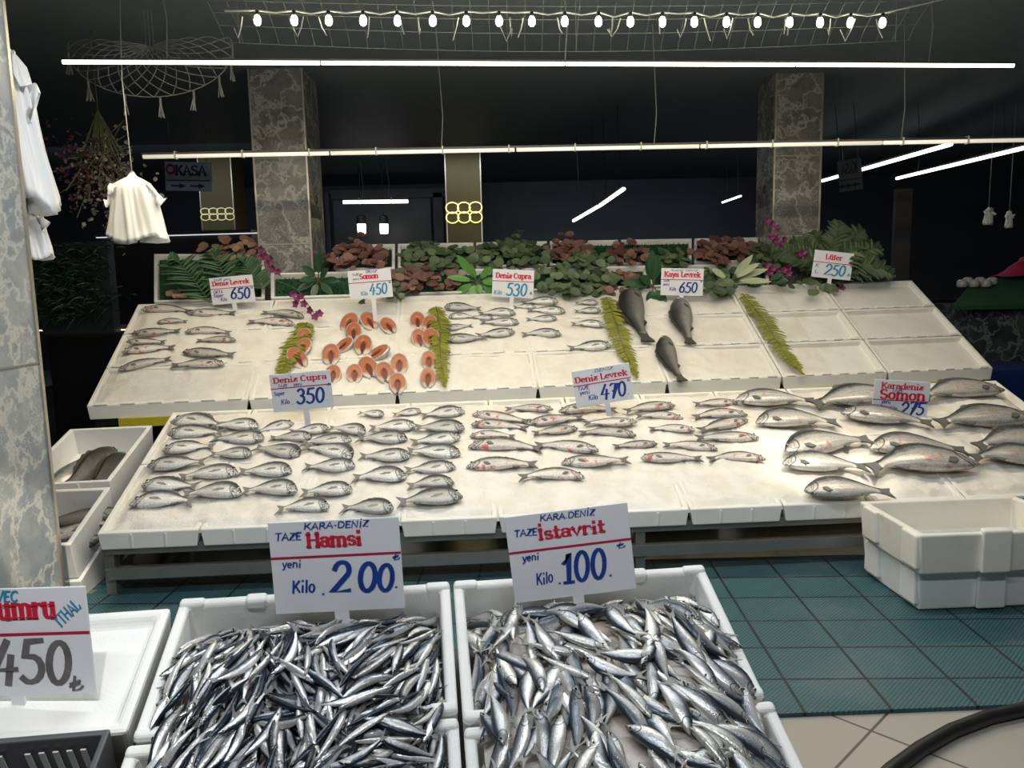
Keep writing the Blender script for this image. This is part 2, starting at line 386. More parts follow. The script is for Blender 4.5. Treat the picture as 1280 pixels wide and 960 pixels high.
# stands under the tiers
def bar(b, p, q, w, h=None):
    p, q = Vector(p), Vector(q); h = h or w; x = (q-p).normalized()
    s = x.cross(Vector((0, 0, 1)));  s = s.normalized() if s.length > 1e-4 else Vector((1, 0, 0))
    u = s.cross(x)
    b.hexa([e+s*i*w/2+u*j*h/2 for e in (p, q) for i, j in ((-1, -1), (1, -1), (1, 1), (-1, 1))])
def stand(name, F, Q, depth, nlegs, mat, label, shelf_z=None, inset=.05, board=None):
    root = empty(name, Vector((Q[0].x, Q[0].y, FZ)), label, 'stand')
    inv = Matrix.Translation(-root.location)
    c = [bil(Q, s, t_) - F.n*depth for s, t_ in ((.004, .02), (.996, .02), (.996, .98), (.004, .98))]
    b = MB()
    for i in range(4): bar(b, inv @ (c[i]-F.n*.024), inv @ (c[(i+1) % 4]-F.n*.024), .04)
    for s in np.linspace(.1, .9, 8): bar(b, inv @ (bil(Q, s, .03)-F.n*(depth+.024)), inv @ (bil(Q, s, .97)-F.n*(depth+.024)), .03)
    b.build('top_frame', mat, root)
    for t_ in (.03, .96):
        for s in np.linspace(.006, .994, nlegs):
            p = bil(Q, s, t_)-F.n*(depth+.03); b = MB()
            bar(b, inv @ Vector((p.x, p.y, FZ+.014)), inv @ p, .04); b.build('leg', mat, root)
    if shelf_z:
        b = MB()
        for t_ in (.03, .96):
            p, q2 = bil(Q, .006, t_), bil(Q, .994, t_); bar(b, inv @ Vector((p.x, p.y, shelf_z)), inv @ Vector((q2.x, q2.y, shelf_z)), .035, .045)
        for s in np.linspace(.006, .994, nlegs):
            p, q2 = bil(Q, s, .03), bil(Q, s, .96); bar(b, inv @ Vector((p.x, p.y, shelf_z)), inv @ Vector((q2.x, q2.y, shelf_z)), .03)
        p, q2 = bil(Q, .006, .03), bil(Q, .006, .96)
        bar(b, inv @ Vector((p.x, p.y, shelf_z)), inv @ (q2-F.n*(depth+.04)), .03)
        b.build('cross_bar', mat, root)
    if board:
        b = MB(); dn = Vector((0, 0, .068*1.12+.024)); p, q2 = bil(Q, .03, .004)-dn, bil(Q, .985, .004)-dn
        bar(b, inv @ p, inv @ q2, .03, .048); tag(b.build('edge_board', board, root), 'yellow edge board')
    return root
stand('steel_stand', LO, LQ, .06, 3, M['steel'], 'steel frame stand with legs and crossbars carrying the lower tier', .335)
stand('display_stand', UP, UQ, .10, 4, M['iron'], 'stand with yellow edge board carrying the upper tier', None, board=M['yellow'])

# ------------------------------------------------------------------ front boxes
def FQ(a0, a1, d0, d1, h=0): return [FR.pt(a0, -d1, h), FR.pt(a1, -d1, h), FR.pt(a1, -d0, h), FR.pt(a0, -d0, h)]
def front_box(a0, a1, d0, d1, depth, label, mat='foam_cool', rim=.024, h=0, group='foam boxes of small fish at the front'):
    q = FQ(a0, a1, d0, d1, h); b, c = tray_mesh(q, FR.n, depth, rim, .02, .02)
    for s in (.28, .72):                           # rounded stacking lugs on the rear rim, corner blocks
        p = q[3]+(q[2]-q[3])*s-c
        b.hexa([p+FR.e*dx-FR.u*dy+FR.n*dz for dz in (-.02, .008) for dx, dy in ((-.022, rim+.006), (.022, rim+.006), (.022, .003), (-.022, .003))])
    for i in range(4):
        e1 = (q[(i+1) % 4]-q[i]).normalized(); e2 = (q[i-1]-q[i]).normalized(); p = q[i]-c
        b.hexa([p+e1*x+e2*y+FR.n*z for z in (-.05, .006) for x, y in ((.003, .003), (.055, .003), (.055, rim+.002), (.003, rim+.002))] if i % 2 == 0 else
               [p+e2*x+e1*y+FR.n*z for z in (-.05, .006) for x, y in ((.003, .003), (.003, rim+.002), (.055, rim+.002), (.055, .003))])
    o = b.build('foam_box', M[mat], bevel=.008, seg=3); o.location = c; tag(o, label, 'foam box', group); return o
front_box(0, .572, 0, .34, .14, 'white foam box holding the rear half of the anchovy heap')
front_box(.5755, 1.15, 0, .362, .14, 'white foam box holding the rear half of the horse mackerel heap')
front_box(-.004, .572, .346, .69, .14, 'white foam box holding the near half of the anchovy heap')
front_box(.5755, 1.158, .368, .71, .14, 'white foam box holding the near half of the horse mackerel heap')
foam_tray('foam_tray', FQ(-.60, -.012, .018, .318, -.004), FR.n, .075, .024, .056, M['foam_cool'], 'shallow empty white foam tray beside the anchovies, mackerel price sign in it', None, .008)
# grey crate with slotted wall
q = FQ(-.60, -.03, .326, .64, .022); b, c = tray_mesh(q, FR.n, .12, .012, .01, .01)
M['slots'] = plain('light_slots', (.62, .62, .6), .5)
M['grey_crate'] = plain('grey_plastic', (.10, .10, .105), .4)
rt = empty('plastic_crate', c, 'dark grey plastic crate with slotted walls at the lower left corner', 'crate')
b.build('crate_body', M['grey_crate'], rt, bevel=.003)
for k in range(24):
    if k % 6 == 5: continue
    b = MB(); p = FR.pt(-.57+k*.0225, -.3445, -.028)-c
    b.hexa([p+FR.e*dx-FR.u*dy+FR.n*dz for dz in (-.022, .026) for dx, dy in ((-.0045, .003), (.0045, .003), (.0045, -.0), (-.0045, -.0))])
    b.build('slot', M['slots'], rt)
# stand below the front boxes
root = empty('counter_stand', Vector((FR.pt(.3, -.3).x, FR.pt(.3, -.3).y, FZ)), 'low stand carrying the tilted front foam boxes', 'stand')
inv = Matrix.Translation(-root.location); b = MB()
q = [FR.pt(a, -d, -.163) for a, d in ((-.55, .66), (1.09, .66), (1.09, .05), (-.55, .05))]
b.hexa([inv @ (p-FR.n*.03) for p in q]+[inv @ p for p in q]); b.build('top_board', M['iron'], root)
for p in q:
    p = p + (sum(q, Vector())/4-p)*.06
    b = MB(); bar(b, inv @ Vector((p.x, p.y, FZ+.016)), inv @ (p-FR.n*.035), .05); b.build('leg', M['iron'], root)

# stacked foam boxes, right
def level_box(x0, x1, y0, y1, z, depth, label, mat='foam_old', group=None, lugs=True, tilt=0):
    q = [Vector((x0, y0, z)), Vector((x1, y0+.03, z)), Vector((x1-.02, y1+.03, z)), Vector((x0-.02, y1, z))]
    if tilt:
        ex = (q[1]-q[0]).normalized()
        for k in (2, 3): q[k] = q[k] + Vector((0, 0, math.tan(tilt)*(y1-y0)))
        n = ex.cross(q[3]-q[0]).normalized()
    else: n = Vector((0, 0, 1))
    b, c = tray_mesh(q, n, depth, .028, .025, .012)
    ex = (q[1]-q[0]).normalized(); ey = (q[3]-q[0]).normalized()
    if lugs:
        for s in (.42, ):
            p = q[0]+(q[1]-q[0])*s-c
            b.hexa([p+ex*dx+ey*dy+n*dz for dz in (-depth+.005, .012) for dx, dy in ((-.055, -.012), (.055, -.012), (.04, .03), (-.04, .03))])
        for s in (.0, .8):
            p = q[0]+(q[3]-q[0])*(s*.8)-c
            b.hexa([p+ey*dx+ex*dy+n*dz for dz in (-depth+.02, -.004) for dx, dy in ((.01, .02), (.01, -.008), (.11, -.008), (.11, .02))])
    o = b.build('foam_box', M[mat], bevel=.008, seg=3); o.location = c; return tag(o, label, 'foam box', group)
bz = FZ+.015; bn, bf = atZ(1148, 763, bz), atZ(1083, 712, bz); bd = bf.y-bn.y-.01; btop = atY(1137, 670, bn.y-.07).z; bh = (btop-bz)/2
level_box(bn.x-.012, bn.x+.62, bn.y-.012, bn.y+bd, bz+bh-.004, bh-.004, 'plain white foam box standing on the teal mat, under another box', 'foam_cool')
level_box(bn.x-.045, bn.x+.60, bn.y-.07, bn.y+bd-.03, btop, bh-.004, 'stained empty white foam box stacked on top of another, right of the mat', 'foam_old')

# stacked boxes on the left, between the pillar and the lower tier
def side_box(fr, rr, wdt, depth, label, shift=.05):
    rr, fr = rr-Vector((shift, 0, 0)), fr-Vector((shift, 0, 0))
    dx = Vector(((fr-rr).y, -(fr-rr).x, 0)).normalized()*wdt
    q = [fr+dx, fr, rr, rr+dx]; n = (q[1]-q[0]).cross(q[3]-q[0]).normalized()
    foam_tray('foam_box', q, n, depth, .022, .02, M['foam_cool'], label, None, .008, ribs=2)
    return Frame(q[0], q[1]-q[0], q[3]-q[0]), q
SB1, sq1 = side_box(atY(152, 601, 3.28), atY(203, 531, 3.9), .40, .15, 'white foam box with dark-backed fish, left of the tiers')
SB2, sq2 = side_box(atY(104, 681, 2.85), atY(153, 608, 3.24), .40, .17, 'white foam box with grey fish beside the near marble pillar')
d3 = SB2.n*.175
foam_tray('foam_box', [p-d3 for p in sq2], SB2.n, .16, .022, .02, M['foam_cool'], 'plain white foam box under the box of grey fish', None, .008, ribs=2)
d3 = SB2.n*.338
for (F_, qq, dd, lab) in ((SB1, sq1, .152, 'low steel rack under the left box of dark-backed fish'), (SB2, sq2, .338, 'low steel rack under the left stack of foam boxes')):
    stand('steel_rack', F_, qq, dd, 2, M['steel'], lab)

# ------------------------------------------------------------------ fish
def fish_mat(name, belly, side, back, gill=.2, backpos=.62, metal=.35, rough=.3, dark_face=.4, blood=0, spots=0, stripe=0, scale=70, streak=0):
    t = NT(name); uv = t.n('ShaderNodeTexCoord').outputs['UV']; ob = t.coord()
    rnd = t.n('ShaderNodeObjectInfo').outputs['Random']
    sep = t.n('ShaderNodeSeparateXYZ', {}, i0=uv); u, v = sep.outputs[0], sep.outputs[1]
    off = t.n('ShaderNodeVectorMath', {'operation': 'SCALE'}, i0=(9.0, 5.0, 3.0)); t.t.links.new(t.math('MULTIPLY', rnd, 7.0), off.inputs['Scale'])
    pos = t.n('ShaderNodeVectorMath', {'operation': 'ADD'}, i0=ob, i1=off.outputs[0]).outputs[0]
    nz = t.noise(pos, 14, 4)
    vv = t.math('ADD', v, t.math('MULTIPLY', t.math('SUBTRACT', nz, .5), .22))
    c = t.ramp(vv, [(.0, belly), (.34, belly), (.52, side), (backpos, tuple((a*.55+b*.45) for a, b in zip(side, back))), (min(.95, backpos+.16), back)])
    if stripe:                                    # bright flank band
        d = t.math('ABSOLUTE', t.math('SUBTRACT', vv, .5)); c = t.mix(t.math('MULTIPLY', t.math('SUBTRACT', 1.0, t.smooth(d, .04, .12)), stripe), c, (.85, .88, .9))
    sc = t.n('ShaderNodeTexVoronoi', {}, Vector=t.n('ShaderNodeMapping', {}, Vector=uv, Scale=(scale, scale*.35, 1)).outputs[0], Scale=1.0).outputs[0]
    c = t.mix(t.math('MULTIPLY', t.smooth(sc, .25, .8), .28), c, back)
    if streak:
        sn = t.noise(t.n('ShaderNodeMapping', {}, Vector=t.n('ShaderNodeVectorMath', {'operation': 'ADD'}, i0=uv, i1=off.outputs[0]).outputs[0], Scale=(4, 22, 4)).outputs[0], 1.0, 5, .65)
        c = t.mix(t.math('MULTIPLY', t.smooth(sn, .45, .7), streak), c, back); c = t.mix(t.math('MULTIPLY', t.smooth(sn, .5, .3), streak*.5), c, (.75, .75, .72))
    if spots:
        sp = t.n('ShaderNodeTexVoronoi', {}, Vector=t.n('ShaderNodeMapping', {}, Vector=uv, Scale=(34, 11, 1)).outputs[0], Scale=1.0).outputs[0]
        k = t.math('MULTIPLY', t.math('SUBTRACT', 1.0, t.smooth(sp, .1, .25)), t.smooth(v, .5, .7)); c = t.mix(t.math('MULTIPLY', k, spots), c, (.03, .03, .03))
    # gill cover edge, a darker face, mouth
    bow = t.math('MULTIPLY', t.math('POWER', t.math('SUBTRACT', v, .48), 2.0), .45)
    d = t.math('ABSOLUTE', t.math('SUBTRACT', t.math('ADD', u, bow), gill))
    c = t.mix(t.math('MULTIPLY', t.math('SUBTRACT', 1.0, t.smooth(d, .003, .016)), .85), c, (.03, .03, .03))
    d2 = t.math('ABSOLUTE', t.math('SUBTRACT', t.math('ADD', u, bow), gill*.7))
    c = t.mix(t.math('MULTIPLY', t.math('SUBTRACT', 1.0, t.smooth(d2, .002, .012)), .45), c, (.06, .06, .06))
    face = t.math('MULTIPLY', t.math('SUBTRACT', 1.0, t.smooth(u, gill-.08, gill)), t.math('MULTIPLY', t.smooth(t.noise(pos, 40, 4), .4, .62), dark_face))
    c = t.mix(face, c, back)
    if blood:
        b1 = t.smooth(t.noise(pos, 9, 3), .55, .66); b2 = t.math('SUBTRACT', 1.0, t.smooth(v, .3, .52))
        b3 = t.math('MULTIPLY', t.smooth(u, .08, .16), t.math('SUBTRACT', 1.0, t.smooth(u, .55, .7)))
        c = t.mix(t.math('MULTIPLY', t.math('MULTIPLY', b1, t.math('MULTIPLY', b2, b3)), blood), c, (.5, .04, .04))
    hv = t.n('ShaderNodeHueSaturation', {}, Color=c); t.t.links.new(t.math('ADD', t.math('MULTIPLY', rnd, .45), .78), hv.inputs['Value'])
    t.set(Base_Color=hv.outputs[0], Metallic=metal, Roughness=rough, Specular_IOR_Level=.6)
    t.bump(sc, .18, .003); return t.m
M['eye_black'] = plain('eye_pupil', (.008, .008, .01), .08, var=0)
M['eye_ring'] = plain('eye_ring', (.55, .5, .38), .25, .4, var=.1)

KINDS = dict(
 bream=dict(prof=[(0, .005, -.02, .012), (.03, .055, -.05, .03), (.08, .115, -.085, .05), (.15, .165, -.12, .066), (.24, .19, -.145, .075), (.36, .192, -.155, .076), (.5, .165, -.14, .068), (.63, .11, -.098, .05), (.73, .062, -.058, .032), (.8, .04, -.036, .022), (.86, .042, -.04, .012)],
   tail=(.125, .93), dorsal=(.26, .7, .035), pect=(.29, -.035, .2), eye=(.085, .045, .026), fin=(.2, .2, .19),
   mat=dict(belly=(.72, .71, .68), side=(.50, .51, .51), back=(.025, .028, .032), gill=.235, backpos=.56, rough=.38, dark_face=.95, metal=.12, streak=.35)),
 bass=dict(prof=[(0, .005, -.015, .012), (.04, .035, -.04, .03), (.1, .062, -.06, .044), (.18, .088, -.08, .055), (.3, .108, -.1, .062), (.44, .108, -.105, .06), (.58, .088, -.085, .05), (.7, .06, -.058, .036), (.79, .04, -.036, .024), (.86, .042, -.04, .012)],
   tail=(.085, .94), dorsal=(.32, .74, .028), pect=(.24, -.03, .1), eye=(.075, .024, .016), fin=(.16, .15, .14),
   mat=dict(belly=(.74, .68, .62), side=(.55, .53, .48), back=(.02, .022, .018), gill=.22, backpos=.57, rough=.38, blood=.8, dark_face=.9, metal=.1, streak=.4)),
 salmon=dict(prof=[(0, .005, -.012, .012), (.04, .04, -.04, .032), (.1, .075, -.072, .05), (.2, .12, -.105, .068), (.34, .148, -.132, .078), (.48, .14, -.13, .076), (.62, .1, -.098, .058), (.73, .06, -.058, .038), (.81, .038, -.036, .024), (.87, .04, -.038, .012)],
   tail=(.075, .97), dorsal=(.42, .56, .035), pect=(.2, -.06, .1), eye=(.065, .022, .012), fin=(.13, .13, .12),
   mat=dict(belly=(.70, .67, .62), side=(.52, .52, .49), back=(.025, .028, .028), gill=.185, backpos=.57, spots=.55, metal=.3, rough=.27, blood=.4, dark_face=.55, scale=110, streak=.35)),
 rock=dict(prof=[(0, .01, -.02, .014), (.04, .05, -.05, .036), (.1, .085, -.08, .055), (.2, .12, -.11, .075), (.34, .135, -.125, .085), (.48, .125, -.115, .08), (.62, .09, -.085, .062), (.74, .055, -.052, .04), (.82, .044, -.042, .026), (.88, .046, -.044, .014)],
   tail=(.07, 1.0), dorsal=(.3, .74, .03), pect=(.25, -.03, .09), eye=(.075, .03, .014), fin=(.06, .055, .05),
   mat=dict(belly=(.26, .25, .22), side=(.17, .165, .15), back=(.03, .029, .026), gill=.23, backpos=.6, metal=.2, rough=.4, dark_face=.5, scale=60)),
 mackerel=dict(prof=[(0, .004, -.012, .01), (.05, .04, -.04, .028), (.13, .072, -.07, .046), (.25, .098, -.096, .058), (.4, .1, -.1, .058), (.55, .08, -.082, .046), (.68, .05, -.05, .03), (.78, .022, -.022, .017), (.85, .018, -.018, .009)],
   tail=(.075, .91), dorsal=(.3, .72, .014), pect=(.25, -.02, .12), eye=(.07, .022, .019), fin=(.3, .29, .26),
   mat=dict(belly=(.78, .76, .70), side=(.56, .575, .585), back=(.06, .078, .095), gill=.22, backpos=.64, metal=.5, rough=.24, dark_face=.4, scale=50)),
 anchovy=dict(prof=[(0, .01, -.014, .012), (.05, .03, -.034, .022), (.14, .05, -.052, .034), (.28, .064, -.066, .043), (.45, .066, -.068, .043), (.6, .054, -.056, .036), (.73, .036, -.036, .026), (.82, .022, -.022, .016), (.87, .018, -.018, .009)],
   tail=(.06, .93), dorsal=None, pect=None, eye=(.055, .012, .013), fin=(.2, .2, .2),
   mat=dict(belly=(.80, .79, .76), side=(.70, .73, .76), back=(.022, .035, .05), gill=.17, backpos=.56, metal=.55, rough=.22, dark_face=.3, stripe=.6, scale=40)))
for k, d in KINDS.items():
    d['m'] = fish_mat(k+'_skin', **d['mat'])
    d['fm'] = plain(k+'_fin', d['fin'], .4, .1, var=.3, nscale=30)
def ipr(prof, t):
    T = [p[0] for p in prof]; return tuple(float(np.interp(t, T, [p[i] for p in prof])) for i in (1, 2, 3))
FM = {}
def fish_meshes(kind, sx=1, bend=0.0, twist=0.0, nr=18, na=12):
    """x runs from tail to head (times sx), y to the back, z out of the visible flank; whole length 1"""
    key = (kind, sx, round(bend, 3), round(twist, 3), nr)
    if key in FM: return FM[key]
    K = KINDS[kind]; prof = K['prof']; tmax = prof[-1][0]
    def put(t, y, z):
        x = .5-t; y2 = y+bend*(x*x*4-.4)*.12; z2 = z+twist*(x*x*4-.4)*.1
        return (x*sx, y2, z2)
    flip = (lambda fs: [tuple(reversed(f)) for f in fs]) if sx < 0 else (lambda fs: fs)
    out = {}
    ts = [tmax*(.5-.5*math.cos(math.pi*i/nr))*.55+tmax*i/nr*.45 for i in range(nr+1)]
    vs, uv = [], []
    for t in ts:
        top, bot, th = ipr(prof, t); mid, hf = (top+bot)/2, (top-bot)/2
        for k in range(na):
            a = 2*math.pi*k/na; sa, ca = math.sin(a), math.cos(a)
            vs.append(put(t, mid+hf*math.copysign(abs(sa)**.9, sa), th*math.copysign(abs(ca)**.85, ca))); uv.append((max(.001, t/tmax), .5+.5*sa))
    n = nr+1
    fs = [(i*na+k, (i+1)*na+k, (i+1)*na+(k+1) % na, i*na+(k+1) % na) for i in range(nr) for k in range(na)]
    fs += [tuple(range(na)), tuple(nr*na+k for k in range(na-1, -1, -1))]
    fs = [tuple(reversed(f)) for f in fs]
    fs = flip(fs)
    b = MB(); b.add(vs, fs, 0, uv); out['body'] = b.mesh(kind, K['m'], True)
    def sheet(pts2, quads, th, name, z0=0):
        b = MB(); m = len(pts2)
        b.add([put(x, y, z0+th*s) for s in (1, -1) for x, y, s_ in [(p[0], p[1], 0) for p in pts2]], flip([q for q in quads]+[tuple(i+m for i in reversed(q)) for q in quads]))
        me = b.mesh(name, K['fm'], False); return me
    h, notch = K['tail']; r = .036 if kind != 'anchovy' else .018
    mid = notch
    out['tail_fin'] = sheet([(tmax-.02, r), (tmax-.02, -r), (tmax+.04, h*.55), (tmax+.03, 0), (tmax+.04, -h*.55), (1.0, h), (mid, .012), (mid, -.012), (1.0, -h)],
                            [(0, 3, 2), (0, 1, 3), (1, 4, 3), (2, 3, 6, 5), (3, 4, 8, 7), (3, 7, 6)], .006, 'tail_fin')
    if K['dorsal']:
        a0, a1, hh = K['dorsal']; P = []; N = 9
        for i in range(N+1):
            t = a0+(a1-a0)*i/N; top = ipr(prof, t)[0]
            P.append((t, top-.012)); P.append((t+.012, top+hh*(.55+.45*(i % 2))*math.sin(math.pi*min(1, (i+.7)/(N+.7)))**.5))
        out['dorsal_fin'] = sheet(P, [(2*i, 2*i+1, 2*i+3, 2*i+2) for i in range(N)], .004, 'dorsal_fin')
        P = [(.62, ipr(prof, .62)[1]+.01), (.68, ipr(prof, .68)[1]-hh), (.76, ipr(prof, .76)[1]+.008)]
        out['anal_fin'] = sheet(P, [(0, 1, 2)], .004, 'anal_fin')
    if K['pect']:
        t0, y0, L = K['pect']; th = ipr(prof, t0)[2]; b = MB()
        P = [(t0, y0+.012), (t0, y0-.014), (t0+L*.5, y0-.045), (t0+L, y0-.04), (t0+L*.55, y0+.006)]
        v1 = [put(x, y, max(ipr(prof, x)[2], 0)*(1-.25*abs(y-.0)/.1)+.006) for x, y in P]; v2 = [(x, y, z-.008) for x, y, z in v1]
        b.add(v1+v2, flip([(4, 3, 2, 1, 0), (5, 6, 7, 8, 9)]+[(i, (i+1) % 5, 5+(i+1) % 5, 5+i) for i in range(5)])); out['pectoral_fin'] = b.mesh('pectoral_fin', K['fm'])
    te, ye, re = K['eye']; th = ipr(prof, te)[2]; b = MB(); c = put(te, ye, th*.97)
    re *= 1.35; b.ball(c, re, 6, 1, (1, 1, .55)); b.ball((c[0], c[1], c[2]+re*.22), re*.76, 6, 0, (1, 1, .6))
    if kind in ('mackerel', 'anchovy'): c = put(te, ye, -th*.97); b.ball(c, re, 5, 1, (1, 1, .35)); b.ball((c[0], c[1], c[2]-re*.16), re*.74, 5, 0, (1, 1, .4))
    out['eye'] = b.mesh('eye', [M['eye_black'], M['eye_ring']], True)
    FM[key] = out; return out
NAMES = dict(bream='sea_bream', bass='sea_bass', salmon='salmon', rock='rock_bass', mackerel='horse_mackerel', anchovy='anchovy')
def put_fish(kind, mw, L, label, group, sx=1, bend=0, twist=0, sy=1, parts=('tail_fin', 'dorsal_fin', 'anal_fin', 'pectoral_fin', 'eye'), nr=18, na=12, sz=1):
    ms = fish_meshes(kind, sx, bend, twist, nr, na)
    o = link(NAMES[kind], ms['body'], None, mw @ Matrix.Diagonal((L, L*sy, L*sz, 1)))
    tag(o, label, 'fish', group)
    for p in parts:
        if p in ms: link(p, ms[p], o)
    return o
def lay(kind, F, head, tail, label, group, h=.0, sy=1.12, lift=.045, **k):
    hp, tp = F.hit(*head, h), F.hit(*tail, h); d = hp-tp; L = d.length
    side = d.dot(F.e); vert = abs(d.dot(F.u)) > 1.3*abs(side)
    sx = 1 if (side > 0 or vert) else -1
    x = d if sx > 0 else -d; ang = math.atan2(x.dot(F.u), x.dot(F.e))
    c = (hp+tp)/2 + F.n*(lift*L*.5)
    return put_fish(kind, F.mat(c, ang+random.uniform(-.03, .03)), L, label, group, sx, bend=random.choice((-.8, -.5, -.2)) if kind != 'salmon' else random.choice((-.9, -.6)), sy=sy*random.uniform(.94, 1.06), **k)
def cr(x0, y0, s): return lambda x, y: (x0+x/s, y0+y/s)
A_, B_, C_, D_ = cr(100, 480, 4.267), cr(380, 480, 4.267), cr(660, 480, 4.267), cr(900, 460, 3.368)
E_, F_, G_ = cr(0, 300, 2.977), cr(440, 270, 4.74), cr(690, 270, 4.74)
cols = [
 [(A_, 275, 635, 625, 620), (A_, 330, 545, 640, 545), (A_, 362, 440, 680, 415), (A_, 440, 355, 725, 330), (A_, 472, 268, 780, 258), (A_, 500, 195, 775, 220)],
 [(A_, 870, 575, 540, 590), (A_, 850, 470, 520, 500), (A_, 920, 375, 690, 375), (A_, 985, 290, 700, 295), (A_, 958, 225, 695, 225)],
 [(A_, 1335, 650, 1045, 668), (A_, 1167, 560, 860, 570), (A_, 1135, 465, 840, 470), (A_, 1180, 380, 930, 340), (A_, 1240, 285, 1010, 290), (A_, 1140, 210, 930, 260)],
 [(B_, 262, 560, -20, 582), (B_, 275, 440, -5, 445), (B_, 270, 390, 0, 335), (B_, 258, 300, -20, 315), (B_, 335, 255, 130, 235), (B_, 135, 237, -85, 260), (B_, 430, 165, 290, 155)],
 [(B_, 482, 660, 195, 665), (B_, 550, 490, 255, 500), (B_, 570, 385, 290, 390), (B_, 555, 295, 280, 290), (B_, 600, 225, 345, 235), (B_, 625, 145, 470, 165)],
 [(B_, 845, 600, 490, 630), (B_, 800, 520, 545, 545), (B_, 810, 445, 530, 465), (B_, 840, 375, 540, 360), (B_, 835, 285, 565, 315), (B_, 860, 235, 585, 235), (B_, 855, 145, 620, 172)]]
for ci, c in enumerate(cols):
    for fi, (f, hx, hy, tx, ty) in enumerate(c):
        side = 'right' if hx > tx else 'left'
        lay('bream', LO, f(hx, hy), f(tx, ty), f'sea bream facing {side}, lower tier, {ORD[ci]} column from left, {ORD[fi]} from the front', 'sea bream on the lower tier', .018, sy=1.4)
cols = [
 [(B_, 865, 440, 1250, 430), (B_, 880, 330, 1280, 345), (B_, 882, 275, 1130, 280), (B_, 895, 215, 1200, 240), (B_, 900, 165, 1210, 205)],
 [(C_, 300, 490, -56, 495), (C_, 175, 425, 545, 410), (C_, 380, 355, 30, 325), (C_, 265, 240, 20, 265), (C_, -5, 215, 300, 180), (C_, 135, 135, -125, 135)],
 [(C_, 575, 268, 265, 262), (C_, 580, 205, 290, 215), (C_, 160, 145, 475, 135)],
 [(C_, 598, 395, 935, 405), (C_, 690, 322, 450, 335), (C_, 890, 245, 640, 240), (C_, 825, 180, 570, 170), (C_, 780, 115, 505, 145)],
 [(C_, 1260, 395, 950, 400), (C_, 1010, 345, 715, 325), (C_, 1230, 290, 885, 290), (C_, 1170, 195, 900, 250), (C_, 1160, 160, 870, 175), (C_, 1115, 100, 880, 110)]]
for ci, c in enumerate(cols):
    for fi, (f, hx, hy, tx, ty) in enumerate(c):
        side = 'right' if hx > tx else 'left'
        lay('bass', LO, f(hx, hy), f(tx, ty), f'sea bass facing {side}, lower tier, {ORD[ci]} bass column from left, {ORD[fi]} from the front', 'sea bass on the lower tier', .012, sy=1.35)
sal = [(345, 510, 720, 525, 'big silver salmon facing left, nearest to the front edge of the lower tier'),
 (255, 395, 620, 420, 'big silver salmon with a dark flank spot, second from the front at the left'),
 (258, 345, 625, 300, 'big silver salmon facing left, behind the spotted salmon, tail raised'),
 (1055, 390, 600, 415, 'big silver salmon facing right, front centre of the salmon'),
 (615, 325, 1030, 345, 'big dark-backed salmon facing left, just behind the front centre salmon'),
 (140, 220, 490, 225, 'big silver salmon under the brightest lamp spot, facing left'),
 (60, 130, 400, 140, 'big silver salmon facing left, rear left of the salmon, beside the sea bass'),
 (505, 185, 895, 235, 'big silver salmon facing left just in front of the Karadeniz Somon sign'),
 (740, 112, 370, 150, 'big silver salmon half behind the left edge of the Karadeniz Somon sign'),
 (1165, 85, 830, 118, 'big salmon with its head end cut off, right of the Karadeniz Somon sign'),
 (1300, 205, 895, 230, 'big silver salmon facing right, behind the far right pair'),
 (1430, 300, 1050, 325, 'big silver salmon at the right picture edge, rear of the far right pair'),
 (1430, 385, 1040, 370, 'big silver salmon at the right picture edge, front of the far right pair')]
for hx, hy, tx, ty, lab in sal:
    lay('salmon', LO, D_(hx, hy), D_(tx, ty), lab, 'salmon on the lower tier', .035, sy=1.5)
cols = [
 [(E_, 440, 485, 640, 440), (E_, 455, 415, 655, 400), (E_, 470, 380, 620, 380), (E_, 490, 350, 675, 340), (E_, 585, 305, 700, 302), (E_, 530, 258, 720, 265)],
 [(E_, 840, 460, 635, 468), (E_, 680, 420, 878, 428), (E_, 880, 372, 730, 375), (E_, 690, 340, 865, 345), (E_, 700, 272, 880, 275)],
 [(E_, 1100, 312, 922, 303), (E_, 1135, 285, 975, 268)]]
for ci, c in enumerate(cols):
    for fi, (f, hx, hy, tx, ty) in enumerate(c):
        side = 'right' if hx > tx else 'left'
        lay('bass', UP, f(hx, hy), f(tx, ty), f'sea bass facing {side}, upper tier left, {ORD[ci]} column, {ORD[fi]} from the front', 'sea bass on the upper tier', .01, sy=1.15)
cols = [
 [(F_, 555, 735, 800, 720), (F_, 555, 670, 715, 650), (F_, 570, 595, 740, 600), (F_, 545, 540, 770, 550)],
 [(F_, 965, 690, 730, 710), (F_, 990, 635, 755, 630), (F_, 840, 607, 700, 600), (F_, 970, 575, 745, 580)],
 [(F_, 1240, 700, 1000, 700), (F_, 1215, 610, 1030, 615), (F_, 1265, 565, 1035, 560), (F_, 1090, 540, 955, 540), (F_, 1220, 505, 1000, 518)],
 [(G_, 350, 770, 90, 785), (G_, 310, 645, 110, 640), (G_, 290, 560, 130, 565), (G_, 275, 515, 135, 515)]]
for ci, c in enumerate(cols):
    for fi, (f, hx, hy, tx, ty) in enumerate(c):
        side = 'right' if hx > tx else 'left'
        lay('bream', UP, f(hx, hy), f(tx, ty), f'sea bream facing {side}, upper tier, {ORD[ci]} bream column, {ORD[fi]} from the front', 'sea bream on the upper tier', .012, sy=.95)
for hx, hy, tx, ty, lab in ((450, 425, 545, 755, 'dark rock bass lying head up beside the yellow-green fern, leftmost of three'), (745, 495, 815, 765, 'dark rock bass lying below the Kaya Levrek sign, rightmost of three'), (655, 720, 750, 985, 'dark rock bass lying lowest of three, between the other two')):
    lay('rock', UP, G_(hx, hy), G_(tx, ty), lab, 'rock bass on the upper tier', .02, sy=1.0)
